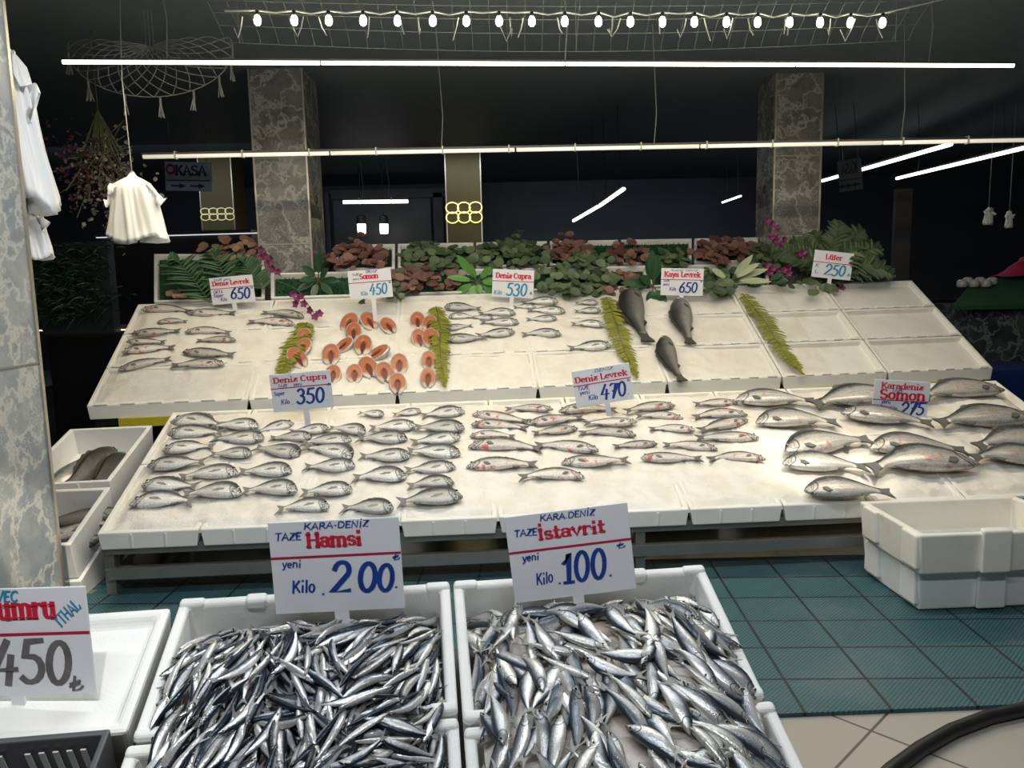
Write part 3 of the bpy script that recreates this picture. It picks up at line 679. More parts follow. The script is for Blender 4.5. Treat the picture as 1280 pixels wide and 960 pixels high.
# fish in the left side boxes
def in_box(F, kind, a, b, ang, L, lab, h, roll=0): put_fish(kind, F.mat(F.pt(a, b, h), ang) @ Matrix.Rotation(roll, 4, 'X'), L, lab, None, 1, sy=1.1)
in_box(SB1, 'salmon', .12, .25, 1.25, .46, 'silver salmon in the upper left foam box, leftmost of three', -.085)
in_box(SB1, 'rock', .215, .27, 1.35, .44, 'dark-backed fish in the upper left foam box, middle of three', -.06, 1.0)
in_box(SB1, 'rock', .30, .25, 1.45, .38, 'dark-backed fish in the upper left foam box, rightmost of three', -.07, 1.0)
in_box(SB2, 'rock', .28, .30, .25, .36, 'grey fish topmost in the foam box beside the near pillar', -.085)
in_box(SB2, 'bass', .24, .20, .45, .38, 'grey fish in the foam box beside the near pillar, middle one', -.095)
in_box(SB2, 'rock', .27, .10, .6, .36, 'grey fish nearest in the foam box beside the near pillar', -.11)

# salmon steaks
def steak_meshes():
    N = 26; out, inn, o2 = [], [], []
    for i in range(N+1):
        a = math.radians(-76+332*i/N)
        out.append((.5*math.cos(a)*.70, .5*math.sin(a)*(1.0 if math.sin(a) > 0 else 1.18))); inn.append((.10*math.cos(a), .2*math.sin(a)-.10-.2*(math.sin(a) < 0)*abs(math.sin(a))))
    b = MB(); vs = [(x, y, .06) for x, y in out]+[((x+u)/2, (y+v)/2, .085) for (x, y), (u, v) in zip(out, inn)]+[(x, y, .06) for x, y in inn]+[(x, y, -.1) for x, y in inn]
    m = N+1; fs = [(r*m+i, r*m+i+1, (r+1)*m+i+1, (r+1)*m+i) for r in range(3) for i in range(N)]
    b.add(vs, fs); fl = b.mesh('flesh', M['salmon_flesh'], True)
    b = MB(); vs = [(x, y, .062) for x, y in out]+[(x*1.12, y*1.10, .05) for x, y in out]+[(x*1.14, y*1.10, -.1) for x, y in out]+[(x*.95, y*.95, -.1) for x, y in out]
    b.add(vs, [(r*m+i+1, r*m+i, (r+1)*m+i, (r+1)*m+i+1) for r in range(3) for i in range(N)]); sk = b.mesh('skin', KINDS['salmon']['m2'], True)
    b = MB(); b.add([(x, y, .02) for x, y in inn], [tuple(range(m))]); b.ball((0, .13, .07), .035, 6, 0, (1, 1, .5)); cv = b.mesh('bone_cavity', M['dark_cavity'])
    return fl, sk, cv
t = NT('salmon_flesh'); co_ = t.coord(); wv = t.n('ShaderNodeTexWave', {'wave_type': 'RINGS'}, Vector=co_, Scale=5.0, Distortion=3.0).outputs[0]
yy = t.n('ShaderNodeSeparateXYZ', {}, i0=co_).outputs[1]
M['salmon_flesh'] = t.set(Base_Color=t.mix(t.math('MULTIPLY', t.smooth(yy, -.2, -.42), .8), t.mix(t.math('MULTIPLY', wv, .3), (.40, .115, .045), (.47, .2, .10)), (.62, .55, .47)), Roughness=.35)
M['dark_cavity'] = plain('dark_cavity', (.12, .02, .015), .4)
KINDS['salmon']['m2'] = plain('steak_skin', (.55, .53, .49), .3, .4, var=.4, nscale=6)
fl, sk, cv = steak_meshes()
steaks = [(380.5, 422, 0), (378, 434.5, .5), (371, 447, -.5), (437, 404, .3), (442, 414.5, 0), (430.5, 431.5, 1.0), (413.6, 443, 0), (454, 431, .1), (461, 401, -.4), (485, 407, -.4), (522, 401, 0), (537, 404, .3), (524, 423, -.2), (539, 423, -.1), (473, 441, 1.4), (499, 455, 0), (536, 451, 0), (460, 459, -.3), (480, 465, -.1), (443, 467, 0), (535, 472, .1), (497, 479, 0), (416, 468, .1)]
steaks.sort()
for i, (x, y, r) in enumerate(steaks):
    p = UP.hit(x, y, .02); L = .135*random.uniform(.85, 1.1)
    row = 'near the rear' if y < 412 else 'halfway down' if y < 445 else 'near the front'
    mw = UP.mat(p, -r) @ Matrix.Rotation(random.uniform(.25, .5), 4, 'X')
    o = empty('salmon_steak', mw @ Matrix.Scale(L, 4), f'orange salmon steak lying on ice {row}, {ORD[i]} of the steaks from the left', 'salmon steak', 'salmon steaks on the upper tier')
    link('flesh', fl, o); link('skin', sk, o); link('bone_cavity', cv, o)

# ------------------------------------------------------------------ heaps of small fish
def mound(a, d, half):
    c0, wd = (.285, .567) if half == 0 else (.865, .575)
    ed = min(a-(c0-wd/2+.03), (c0+wd/2-.03)-a)
    back = min(1, max(0, (d-.03)/.14)); s = min(1, max(0, ed/.1))
    h = -.10+.09*back**.7 + .03*s*back + (.028*math.sin(math.pi*min(1, max(0, (d-.05)/.6)))*s)
    h += .012*mnoise.noise(Vector((a*9, d*9, 3+half)))
    return h
def heap_base(name, half, mat, label, drop, kind='ice'):
    a0, a1 = (.035, .535) if half == 0 else (.612, 1.118)
    b = MB(); nu, nv = 60, 66; c = FR.pt((a0+a1)/2, -.36, 0)
    b.add([FR.pt(a0+(a1-a0)*i/nu, -(.035+.62*j/nv), mound(a0+(a1-a0)*i/nu, .035+.62*j/nv, half)-drop+.006*mnoise.noise(Vector((i*.5, j*.5, 0))))-c for j in range(nv+1) for i in range(nu+1)],
          [(j*(nu+1)+i, (j+1)*(nu+1)+i, (j+1)*(nu+1)+i+1, j*(nu+1)+i+1) for j in range(nv) for i in range(nu)])
    o = b.build(name, mat, sm=True); o.location = c; tag(o, label, kind, None, 'stuff')
heap_base('crushed_ice', 0, M['ice_pink'], 'crushed ice under the heap of anchovies', .034)
heap_base('crushed_ice', 1, M['ice_pink'], 'crushed ice showing through the heap of horse mackerel', .02)

def flow(ctrl, a, d):
    sx = sy = 0
    for ca, cd_, ang in ctrl:
        wgt = 1/((a-ca)**2+(d-cd_)**2+.0006); sx += wgt*math.cos(2*ang); sy += wgt*math.sin(2*ang)
    return .5*math.atan2(sy, sx)
def pxab(x, y):
    a, b = FR.ab(FR.hit(x, y)); return a, -b
def ctrl_from(lst): return [(*pxab(x, y), math.radians(ang)) for x, y, ang in lst]
def heap(kind, half, n, ctrl, L0, L1, jit, name_label, group, rollamt, layers, skip=(), parts=('tail_fin', 'eye'), collect=None, sub=0, dmax=.57):
    a0, a1 = (.03, .54) if half == 0 else (.605, 1.125)
    got = []
    W, H = a1-a0, dmax-.035; nx = max(1, int(math.sqrt(n/layers*W/H))); ny = max(1, int(n/layers/nx))
    cells = [(l, i, j) for l in range(layers) for j in range(ny) for i in range(nx)]
    for (l, i, j) in cells:
        a = a0+W*(i+.5+random.uniform(-.5, .5)+.5*(l % 2)-.25)/nx; d = .035+H*(j+.5+random.uniform(-.5, .5))/ny
        if any((a-sa)**2+(d-sd)**2 < r*r for sa, sd, r in skip): continue
        ang = flow(ctrl, a, d)+random.gauss(0, jit)
        if random.random() < .5 and half == 0 or half == 1 and random.random() < .35: ang += math.pi
        L = random.uniform(L0, L1); ex = abs(math.cos(ang))*L*.46; ey = abs(math.sin(ang))*L*.46
        a = min(max(a, a0+ex*.8), a1-ex*.8); d = max(d, .04+ey*.75)
        def hh(aa, dd): return mound(aa, dd, half)
        ca, sa = math.cos(ang), math.sin(ang)
        s1, s2 = hh(a+ca*L*.35, d-sa*L*.35), hh(a-ca*L*.35, d+sa*L*.35)
        pitch = math.atan2(s1-s2, L*.7)+random.gauss(0, .09)
        h = (s1+s2)/2*.6+hh(a, d)*.4 - sub + l*.0105 + random.uniform(-.003, .008)
        mw = FR.mat(FR.pt(a, -d, h), ang) @ Matrix.Rotation(-pitch, 4, 'Y') @ Matrix.Rotation(random.gauss(0, rollamt)+(random.choice((0, math.pi)) if random.random() < .5 else 0), 4, 'X')
        bend = random.choice((-.9, -.45, 0, .45, .9)); tw = random.choice((-.5, 0, .5))
        if collect is not None:
            collect.append((mw @ Matrix.Scale(L, 4), bend, tw)); continue
        got.append((l, mw, L, bend, tw))
    for l, mw, L, bend, tw in got:
        put_fish(kind, mw, L, name_label, group, 1, bend, tw, parts=parts, nr=12, na=10, sz=1.15, sy=1.2)
    return len(got)
anc = ctrl_from([(235, 850, 62), (270, 800, 55), (300, 850, 58), (330, 830, -68), (350, 860, -70), (395, 800, 30), (430, 800, 28), (420, 860, -55), (450, 850, 35), (480, 800, 42), (520, 790, 50), (540, 850, 78), (550, 920, 75), (480, 900, 10), (350, 910, -8), (300, 920, 65), (240, 920, 80), (200, 930, 72), (400, 930, -75), (440, 940, 45), (500, 940, -20), (340, 780, -20), (540, 770, 70)])
mac = ctrl_from([(600, 760, -60), (615, 850, -78), (600, 900, -80), (640, 800, 70), (680, 830, -58), (660, 780, 20), (700, 850, -45), (720, 770, 10), (760, 790, -70), (790, 790, -62), (830, 770, -50), (860, 790, -60), (800, 840, 60), (840, 860, -70), (760, 850, -5), (740, 880, 60), (700, 920, 65), (660, 910, 60), (800, 910, -70), (850, 920, -50), (890, 880, -60), (900, 930, -40), (770, 930, -85), (820, 890, -30)])
gaps = [(*pxab(x, y), r) for x, y, r in ((648, 905, .035), (738, 852, .03), (690, 935, .028), (800, 945, .03), (655, 930, .02))]
n1 = heap('anchovy', 0, 330, anc, .105, .132, .3, 'slim silver anchovy in the heap filling the left front foam boxes', 'anchovies heaped in the foam boxes', .75, 2)
n2 = heap('mackerel', 1, 235, mac, .112, .14, .38, 'plump silver horse mackerel in the heap filling the right front foam boxes', 'horse mackerel heaped in the foam boxes', .45, 2, gaps)
# the rest of the anchovies, lying underneath
colx = []; heap('anchovy', 0, 330, anc, .105, .13, .35, '', '', .8, 2, collect=colx, sub=.02)
b = MB()
for mw, bend, tw in colx:
    me = fish_meshes('anchovy', 1, bend, tw, 12, 10); me_b = me['body']
    uvl = np.zeros((len(me_b.vertices), 2)); lay_ = me_b.uv_layers[0].data
    for lp in me_b.loops: uvl[lp.vertex_index] = lay_[lp.index].uv
    b.add([mw @ v.co for v in me_b.vertices], [tuple(p.vertices) for p in me_b.polygons], 0, [tuple(x) for x in uvl])
    me_t = me['tail_fin']; b.add([mw @ v.co for v in me_t.vertices], [tuple(p.vertices) for p in me_t.polygons], 1)
o = b.build('anchovies', [KINDS['anchovy']['m'], KINDS['anchovy']['fm']], sm=True); tag(o, 'anchovies packed beneath the top of the heap', 'fish', None, 'stuff')
# pale fish in the grey crate
put_fish('bass', FR.mat(FR.pt(-.52, -.50, -.05), .2), .34, 'pale fish lying in the dark grey crate', None, 1)

# ------------------------------------------------------------------ lettering (stroke skeletons)
def A(cx, cy, rx, ry, a0, a1, n=9):
    return [(cx+rx*math.cos(math.radians(a0+(a1-a0)*i/n)), cy+ry*math.sin(math.radians(a0+(a1-a0)*i/n))) for i in range(n+1)]
X = .68
GL = {
 'A': (.8, [[(.06, 0), (.38, 1), (.72, 0)], [(.18, .34), (.6, .34)]], [(.06, 0), (.72, 0)]),
 'B': (.7, [[(.12, 0), (.12, 1), (.35, 1)]+A(.35, .77, .2, .23, 90, -90)+[(.12, .54)], [(.35, .54)]+A(.38, .27, .24, .27, 90, -90)+[(.12, 0)]], []),
 'C': (.78, [A(.42, .5, .33, .5, 50, 310, 14)], []),
 'D': (.82, [[(.14, 0), (.14, 1), (.34, 1)]+A(.34, .5, .38, .5, 90, -90, 12)+[(.14, 0)]], [(.1, 0), (.1, 1)]),
 'E': (.64, [[(.58, 1), (.12, 1), (.12, 0), (.58, 0)], [(.12, .52), (.48, .52)]], []),
 'H': (.9, [[(.16, 0), (.16, 1)], [(.74, 0), (.74, 1)], [(.16, .5), (.74, .5)]], [(.16, 0), (.16, 1), (.74, 0), (.74, 1)]),
 'I': (.4, [[(.2, 0), (.2, 1)]], [(.2, 0), (.2, 1)]),
 'K': (.84, [[(.16, 0), (.16, 1)], [(.7, 1), (.2, .42)], [(.34, .58), (.74, 0)]], [(.16, 0), (.16, 1), (.72, 0), (.68, 1)]),
 'L': (.68, [[(.16, 1), (.16, 0), (.6, 0), (.62, .22)]], [(.16, 1)]),
 'N': (.8, [[(.12, 0), (.12, 1), (.66, 0), (.66, 1)]], []),
 'O': (.84, [A(.42, .5, .34, .5, 0, 360, 18)], []),
 'P': (.7, [[(.12, 0), (.12, 1), (.35, 1)]+A(.35, .75, .24, .25, 90, -90)+[(.12, .5)]], []),
 'R': (.74, [[(.12, 0), (.12, 1), (.35, 1)]+A(.35, .76, .22, .24, 90, -90)+[(.14, .52)], [(.32, .52), (.66, 0)]], []),
 'S': (.72, [A(.36, .74, .25, .26, 35, 270, 10)+A(.36, .25, .27, .25, 90, -150, 10)], []),
 'T': (.74, [[(.04, 1), (.7, 1)], [(.37, 1), (.37, 0)]], []),
 'U': (.8, [[(.14, 1), (.14, .35)]+A(.4, .32, .26, .32, 180, 360, 10)+[(.66, 1)]], [(.14, 1), (.66, 1)]),
 'V': (.74, [[(.06, 1), (.36, 0), (.68, 1)]], []),
 'Y': (.72, [[(.06, 1), (.36, .5), (.66, 1)], [(.36, .5), (.36, 0)]], []),
 'Z': (.7, [[(.1, 1), (.6, 1), (.08, 0), (.62, 0)]], []),
 'a': (.66, [A(.3, .48, .21, .2, 155, 0, 7)+[(.51, .1), (.6, .02)], A(.29, .2, .21, .19, 20, 380, 14)], []),
 'd': (.74, [A(.3, .33, .23, .33, 40, 320, 14), [(.56, 1), (.56, 0)]], [(.58, 0), (.5, 1)]),
 'e': (.62, [[(.1, .37), (.52, .37)]+A(.31, .34, .22, .33, 8, 310, 14)], []),
 'f': (.46, [A(.36, .82, .16, .18, 60, 180, 6)+[(.2, 0)], [(.04, X), (.4, X)]], [(.2, 0)]),
 'i': (.4, [[(.2, 0), (.2, .54)], [(.2, .93), (.2, .99)]], [(.2, 0), (.15, .56)]),
 'k': (.74, [[(.16, 0), (.16, 1)], [(.56, X), (.2, .3)], [(.3, .4), (.6, 0)]], [(.16, 0), (.12, 1), (.6, 0), (.54, X)]),
 'l': (.36, [[(.18, 0), (.18, 1)]], []),
 'm': (1.12, [[(.16, 0), (.16, X)], [(.16, .45)]+A(.36, .45, .2, .22, 150, 0, 6)+[(.56, 0)], [(.56, .45)]+A(.76, .45, .2, .22, 150, 0, 6)+[(.96, 0)]], [(.16, 0), (.12, X), (.56, 0), (.96, 0)]),
 'n': (.76, [[(.16, 0), (.16, X)], [(.16, .42)]+A(.38, .44, .22, .23, 150, 0, 6)+[(.6, 0)]], [(.16, 0), (.12, X), (.6, 0)]),
 'o': (.66, [A(.33, .34, .24, .34, 0, 360, 16)], []),
 'p': (.74, [[(.16, -.3), (.16, X)], A(.4, .34, .24, .33, 150, -150, 14)], [(.16, -.3), (.12, X)]),
 'r': (.56, [[(.16, 0), (.16, X)], [(.16, .4)]+A(.4, .45, .2, .22, 150, 50, 5)], [(.18, 0), (.12, X)]),
 's': (.56, [A(.28, .5, .18, .17, 30, 270, 8)+A(.28, .17, .2, .17, 90, -150, 8)], []),
 't': (.46, [[(.2, .95), (.2, .12)]+A(.32, .12, .12, .12, 180, 320, 5), [(.04, X), (.42, X)]], []),
 'u': (.76, [[(.16, X), (.16, .25)]+A(.36, .24, .2, .24, 180, 330, 8), [(.58, X), (.58, 0)]], [(.12, X), (.54, X), (.62, 0)]),
 'v': (.64, [[(.08, X), (.32, 0), (.56, X)]], [(.08, X), (.56, X)]),
 'y': (.66, [[(.1, X), (.34, .05)], [(.58, X), (.3, -.2), (.12, -.28)]], []),
 'z': (.58, [[(.1, X), (.48, X), (.08, 0), (.5, 0), (.52, .16)]], []),
 '0': (.7, [A(.35, .5, .25, .5, 0, 360, 18)], []), '1': (.5, [[(.08, .68), (.3, 1), (.3, 0)], [(.1, 0), (.5, 0)]], []),
 '2': (.72, [A(.36, .72, .25, .28, 170, -30, 9)+[(.06, .0), (.66, .03)]], []),
 '3': (.66, [A(.3, .76, .22, .24, 150, -80, 8), A(.3, .27, .26, .28, 90, -150, 9)], []),
 '4': (.72, [[(.4, 1), (.08, .32), (.66, .32)], [(.5, .62), (.44, -.04)]], []),
 '5': (.66, [[(.58, 1), (.2, .98), (.14, .58)]+A(.3, .3, .28, .32, 100, -140, 9)], []),
 '6': (.68, [[(.5, 1), (.2, .62)]+A(.35, .28, .24, .28, 150, 510, 14)], []),
 '7': (.66, [[(.08, .92), (.14, 1), (.6, 1), (.28, 0)], [(.24, .5), (.54, .5)]], []),
 '.': (.3, [[(.13, .0), (.18, .02)]], []), '-': (.4, [[(.08, .42), (.3, .42)]], []),
 'L$': (.6, [[(.2, 1), (.2, .0)]+[(.5, .1), (.6, .3)], [(.02, .5), (.46, .72)], [(.02, .3), (.46, .52)]], []), ' ': (.4, [], [])}
GL['İ'] = (.4, [[(.2, 0), (.2, .9)], [(.2, 1.24), (.2, 1.31)]], [(.2, 0), (.2, .92)])
GL['Ç'] = (.78, GL['C'][1]+[[(.42, 0), (.46, -.1), (.36, -.16)]], [])
GL['ü'] = (.76, GL['u'][1]+[[(.24, .92), (.24, .98)], [(.54, .92), (.54, .98)]], GL['u'][2])
def ribbon(b, P, wfun, tr, mi=0):
    P = [np.array(p, float) for p in P]; L, R = [], []
    for i, p in enumerate(P):
        d = P[min(i+1, len(P)-1)]-P[max(i-1, 0)]; ln = np.hypot(*d) or 1; d = d/ln; n = np.array((-d[1], d[0]))
        e = d*wfun(d)*.35*(-1 if i == 0 else 1 if i == len(P)-1 else 0)*(0 if np.hypot(*(P[0]-P[-1])) < 1e-6 else 1)
        k = 1.0
        if 0 < i < len(P)-1:
            d1 = (P[i]-P[i-1])/(np.hypot(*(P[i]-P[i-1])) or 1); k = 1/max(.45, abs(float(d1 @ d)))
        ww = wfun(d)/2*k; L.append(p+n*ww+e); R.append(p-n*ww+e)
    m = len(P); b.add([tr(*p) for p in L]+[tr(*p) for p in R], [(i, i+m, i+1+m, i+1) for i in range(m-1)], mi)
def write(b, text, x0, x1, y, h, style, tr, slant=0.0):
    """text from x0 to x1 on the baseline y (fractions of the sign), letter height h"""
    gs = ['L$' if ch == '₺' else ch for ch in text]; W = sum(GL[g][0] for g in gs); sx = (x1-x0)/W; x = x0
    asp = ASP[0]; uw = min(sx*asp, h)             # stroke thickness follows the smaller of the two scales
    for g in gs:
        adv, st, ser = GL[g]
        jy = random.uniform(-.04, .04)*h if style != 'slab' else 0
        f = lambda px, py: (x+(px+slant*py)*sx, y+jy+py*h)
        thick = (lambda d: (.105+.155*abs(d[1]))*uw*1.1) if style == 'slab' else (lambda d: (.17 if h < .2 else .155)*uw*(.8+.4*abs(d[1])))
        k = 0
        for s in st:
            q = [(f(*p)[0]*asp, f(*p)[1]) for p in s]
            k = KK[0] = (KK[0]+1) % 9; ribbon(b, q, thick, lambda u, v, kk=k: tr(u/asp, v, .00015*kk))
        if style == 'slab':
            for (px, py) in ser:
                q = [(f(px-.15, py)[0]*asp, f(px, py+(.04 if py < .3 else -.04))[1]), (f(px+.15, py)[0]*asp, f(px, py+(.04 if py < .3 else -.04))[1])]
                ribbon(b, q, lambda d: .1*uw, lambda u, v, kk=len(b.v) % 7: tr(u/asp, v, .002+.0001*kk))
        x += adv*sx
ASP = [1.5]; KK = [0]
def sign(tl, trp, bl, Y, label, head, marks, rule, stem, cat='price sign', depth_dir=None, thick=.004, corner=0):
    TL, TR_, BL = atY(*tl, Y), atY(*trp, Y), atY(*bl, Y)
    ex = TR_-TL; W = ex.length; ex.normalize(); ey = BL-TL; ey = ey-ex*ey.dot(ex); H = ey.length; ey.normalize(); n = ex.cross(-ey).normalized()
    if n.y > 0: n = -n
    c = TL+ex*W/2+ey*H
    mw = Matrix(((ex.x, -ey.x, n.x, c.x), (ex.y, -ey.y, n.y, c.y), (ex.z, -ey.z, n.z, c.z), (0, 0, 0, 1)))
    o = empty('price_sign', mw, label, cat, 'price signs')
    b = MB(); b.box((0, H/2, -thick/2), (W, H, thick)); b.build('board', M['paper'], o, bevel=.0015)
    if stem:
        b = MB(); sx, sl, sw = stem; b.box((sx*W, -sl/2+.004, -thick/2), (sw*W, sl, thick*.9)); b.build('stem', M['paper'], o)
    tr = lambda u, v, dz=0: ((u-.5)*W, H*(1-v) if False else H*v, .0008+dz)
    ASP[0] = W/H
    b = MB(); y0, y1 = rule; th = .013
    b.add([tr(0, 1-y0-th), tr(1, 1-y1-th), tr(1, 1-y1+th), tr(0, 1-y0+th)], [(0, 1, 2, 3)]); b.build('dividing_line', M['rule_ink'], o)
    b = MB()
    for (txt, x0, x1, y, h) in head: write(b, txt, x0, x1, 1-y, h, 'slab', tr)
    if head: b.build('printed_name', M['red_ink'], o)
    by = {}
    for mk in marks: by.setdefault(mk[5] if len(mk) > 5 else 'blue_ink', []).append(mk)
    for ink, l in by.items():
        for mk in l:
            b = MB(); rot = mk[6] if len(mk) > 6 else 0; x_, y_, a_ = mk[1], 1-mk[3], ASP[0]
            tr2 = tr if not rot else (lambda u, v, dz=0: tr(x_+((u-x_)*a_*math.cos(rot)-(v-y_)*math.sin(rot))/a_, y_+(u-x_)*a_*math.sin(rot)+(v-y_)*math.cos(rot), dz))
            write(b, mk[0], mk[1], mk[2], 1-mk[3], mk[4], 'hand', tr2, .12); b.build('handwriting', M[ink], o)
    return o
def Yon(F, x, y, h=0): return F.hit(x, y, h).y
sign((334, 654), (498, 646), (331, 769), FR.hit(415, 778, -.0).y, 'large white price sign reading Hamsi 200 over the anchovies',
 [('Hamsi', .285, .71, .275, .145)], [('KARA-DENİZ', .27, .77, .085, .065), ('TAZE', .045, .25, .19, .075), ('yeni', .08, .23, .49, .075), ('Kilo', .14, .32, .765, .125), ('.', .36, .40, .80, .12), ('2', .44, .6, .785, .32), ('0', .64, .8, .785, .30), ('0', .79, .93, .785, .28), ('.', .92, .97, .76, .12), ('₺', .93, .985, .46, .07)], (.385, .385), (.01, .11, .11))
sign((630, 647), (784, 628), (650, 754), FR.hit(727, 760, 0).y, 'large tilted white price sign reading İstavrit 100 over the horse mackerel',
 [('İstavrit', .25, .80, .295, .13)], [('KARA.DENİZ', .28, .73, .09, .065), ('TAZE', .06, .25, .235, .075), ('yeni', .10, .24, .52, .075), ('Kilo', .19, .33, .80, .125), ('.', .36, .40, .82, .12), ('100', .40, .77, .82, .33), ('.', .78, .82, .80, .12), ('₺', .87, .94, .50, .06)], (.415, .415), (.02, .11, .09))
sign((-62, 738), (106, 733), (-66, 873), FR.hit(40, 880, -.02).y, 'large white price sign reading Uskumru 450, cut by the left picture edge',
 [('Uskumru', .04, .77, .27, .19)], [('NORVEÇ', .14, .5, .11, .09, 'teal_ink'), ('İTHAL', .79, 1.02, .36, .10, 'teal_ink', .72), ('450', .22, .83, .87, .38, 'grey_ink'), ('₺', .80, .90, .96, .13, 'grey_ink')], (.42, .42), (-.1, .10, .1))
sign((336, 469), (412, 462), (338, 516), Yon(LO, 376, 529, .02), 'white price sign reading Deniz Cupra 350 at the rear of the lower tier',
 [('Deniz Cupra', .06, .94, .23, .14)], [('TAZE', .12, .28, .35, .07), ('yeni', .38, .52, .345, .08), ('Super', .04, .22, .56, .10), ('Kilo', .14, .28, .80, .12), ('.', .3, .35, .82, .1), ('350', .39, .86, .83, .38), ('.', .88, .93, .80, .12), ('₺', .92, .985, .42, .08)], (.38, .38), (.03, .09, .09))
sign((714, 465), (786, 453), (722, 510), Yon(LO, 760, 522, .02), 'white tilted price sign reading Deniz Levrek 470 at the rear of the lower tier',
 [('Deniz Levrek', .04, .95, .325, .15)], [('.DENİZ.', .36, .74, .115, .075), ('TAZE', .06, .26, .53, .09), ('yeni', .08, .26, .66, .10), ('Kilo', .22, .38, .84, .13), ('470', .43, .88, .88, .38), ('.', .89, .94, .84, .12), ('₺', .92, .97, .5, .07)], (.41, .41), (.03, .07, .09))
sign((1094, 474), (1164, 478), (1099, 519), Yon(LO, 1130, 516, .03), 'white price sign reading Karadeniz Somon 275 behind the big salmon',
 [('Karadeniz', .12, .87, .23, .15), ('Somon', .11, .93, .52, .25)], [('TAZE', .31, .52, .32, .09), ('yeni', .15, .32, .66, .10), ('Kilo', .3, .45, .85, .12), ('275', .5, .93, .93, .33), ('.', .93, .97, .93, .1), ('₺', .93, .99, .62, .08)], (.56, .56), (0, .06, .1))
sign((261, 348), (315, 343), (262, 382), Yon(UP, 289, 388, .02), 'white price sign reading Deniz Levrek 650 at upper tier left, before the fern',
 [('Deniz Levrek', .06, .92, .30, .16)], [('TAZE yeni', .1, .5, .13, .08), ('ORTA', .06, .28, .58, .10), ('Super', .05, .28, .72, .12), ('Kilo', .2, .35, .88, .12), ('650', .43, .9, .84, .38), ('₺', .92, .98, .52, .08)], (.42, .42), (.0, .09, .1))
sign((434, 339), (488, 335), (437, 375), Yon(UP, 465, 402, .02), 'white price sign reading Somon 450 above the salmon steaks',
 [('Somon', .27, .70, .31, .18)], [('TAZE', .1, .26, .18, .08, 'grey_ink'), ('DENİZ', .42, .68, .11, .09), ('yeni', .1, .26, .33, .08, 'grey_ink'), ('Kilo', .26, .42, .88, .13, 'teal_ink'), ('450', .46, .88, .86, .36, 'teal_ink'), ('.', .89, .93, .84, .1, 'teal_ink'), ('₺', .92, .98, .52, .08)], (.43, .43), (.04, .20, .1))
sign((616, 336), (668, 338), (616, 371), Yon(UP, 641, 380, .02), 'white price sign reading Deniz Cupra 530 beside the green plant',
 [('Deniz Cupra', .08, .93, .31, .18)], [('Kilo', .04, .24, .9, .14, 'teal_ink'), ('530', .33, .84, .92, .42, 'teal_ink'), ('.', .85, .89, .9, .1, 'teal_ink'), ('₺', .9, .97, .88, .12, 'teal_ink')], (.42, .42), (-.02, .09, .1))
sign((827, 335), (880, 336), (827, 369), Yon(UP, 853, 376, .02), 'white price sign reading Kaya Levrek 650 above the rock bass',
 [('Kaya Levrek', .07, .93, .31, .18)], [('Super DENİZ', .22, .86, .10, .065), ('TAZE', .05, .2, .5, .08), ('yeni', .05, .2, .64, .09), ('Kilo', .2, .36, .82, .12), ('650', .42, .86, .88, .36), ('.', .88, .92, .86, .1), ('₺', .92, .98, .5, .08)], (.42, .42), (0, .09, .1))
sign((1019, 312), (1068, 317), (1016, 346), Yon(UP, 1040, 360, .02), 'white price sign reading Lüfer 250 before the big fern at right',
 [('Lüfer', .29, .72, .30, .17)], [('K', .06, .15, .62, .12, 'teal_ink'), ('L', .06, .15, .84, .12, 'teal_ink'), ('250', .3, .84, .88, .38, 'teal_ink'), ('.', .86, .9, .86, .1, 'teal_ink'), ('₺', .9, .97, .86, .12, 'teal_ink')], (.43, .43), (-.02, .11, .1))

# numbers written on the foam tray fronts
GL['9'] = (.66, [A(.33, .72, .24, .27, 0, 360, 14)+[(.56, .5), (.4, 0)]], []); GL['8'] = (.66, [A(.33, .76, .2, .23, 0, 360, 14), A(.33, .27, .25, .27, 0, 360, 14)], [])
for (i, txt, s0, s1) in ((1, '9', .7, .82), (4, '9', .25, .37), (8, '17', .35, .6), (9, '18', .45, .75)):
    q = FRONTS[('lower tier', 0, i)]; tray = TRAYS[('lower tier', 0, i)]; e_ = q[1]-q[0]; c_ = sum(q, Vector())/4; ASP[0] = e_.length/.06
    nn = e_.cross(Vector((0, 0, 1))).normalized()*.0016
    b = MB(); write(b, txt, s0, s1, .2, .6, 'hand', lambda u, v, dz=0: q[0]-c_+e_*u+Vector((0, 0, -.06*(1-v)))+nn*(1+dz*100)); b.build('handwritten_number', M['teal_ink'], tray)

# ------------------------------------------------------------------ lights of the hall
def tube_lamp(name, p, q, r, mat, label, n=1, group=None, clips=0, hang=None):
    p, q = Vector(p), Vector(q); o = empty(name, (p+q)/2, label, 'strip light', group); inv = -(p+q)/2
    for k in range(n):
        a, b_ = p.lerp(q, k/n+.001), p.lerp(q, (k+1)/n-.001); b = MB(); b.tube([a+inv, b_+inv], r, 8); b.build('tube', mat, o, True)
    b = MB(); up = Vector((0, 0, r*1.25)); bar(b, p+inv+up, q+inv+up, r*2.2, r*.9); b.build('housing', M['iron'], o)
    for k in range(clips):
        c = p.lerp(q, (k+.5)/clips)+inv; b = MB(); b.box((c.x, c.y, c.z+r*.4), (.008, r*3.2, r*3.6)); b.build('clip', M['cable'], o)
    if hang:
        for s in hang:
            b = MB(); c = p.lerp(q, s)+inv; b.tube([c, c+Vector((.015, 0, .2)), c+Vector((-.01, 0, 2.95-(p.lerp(q, s)).z-.0))], .003, 5)
            b.build('suspension_cord', M['cord'] if clips or n > 1 else M['black'], o)
    return o
tube_lamp('strip_light', atZ(77, 77.5, 2.55), atZ(1268, 82, 2.55), .0095, M['tube_on'], 'long bright strip light hanging over the counters, higher of the two', 4, None, 0, (.1, .5, .9))
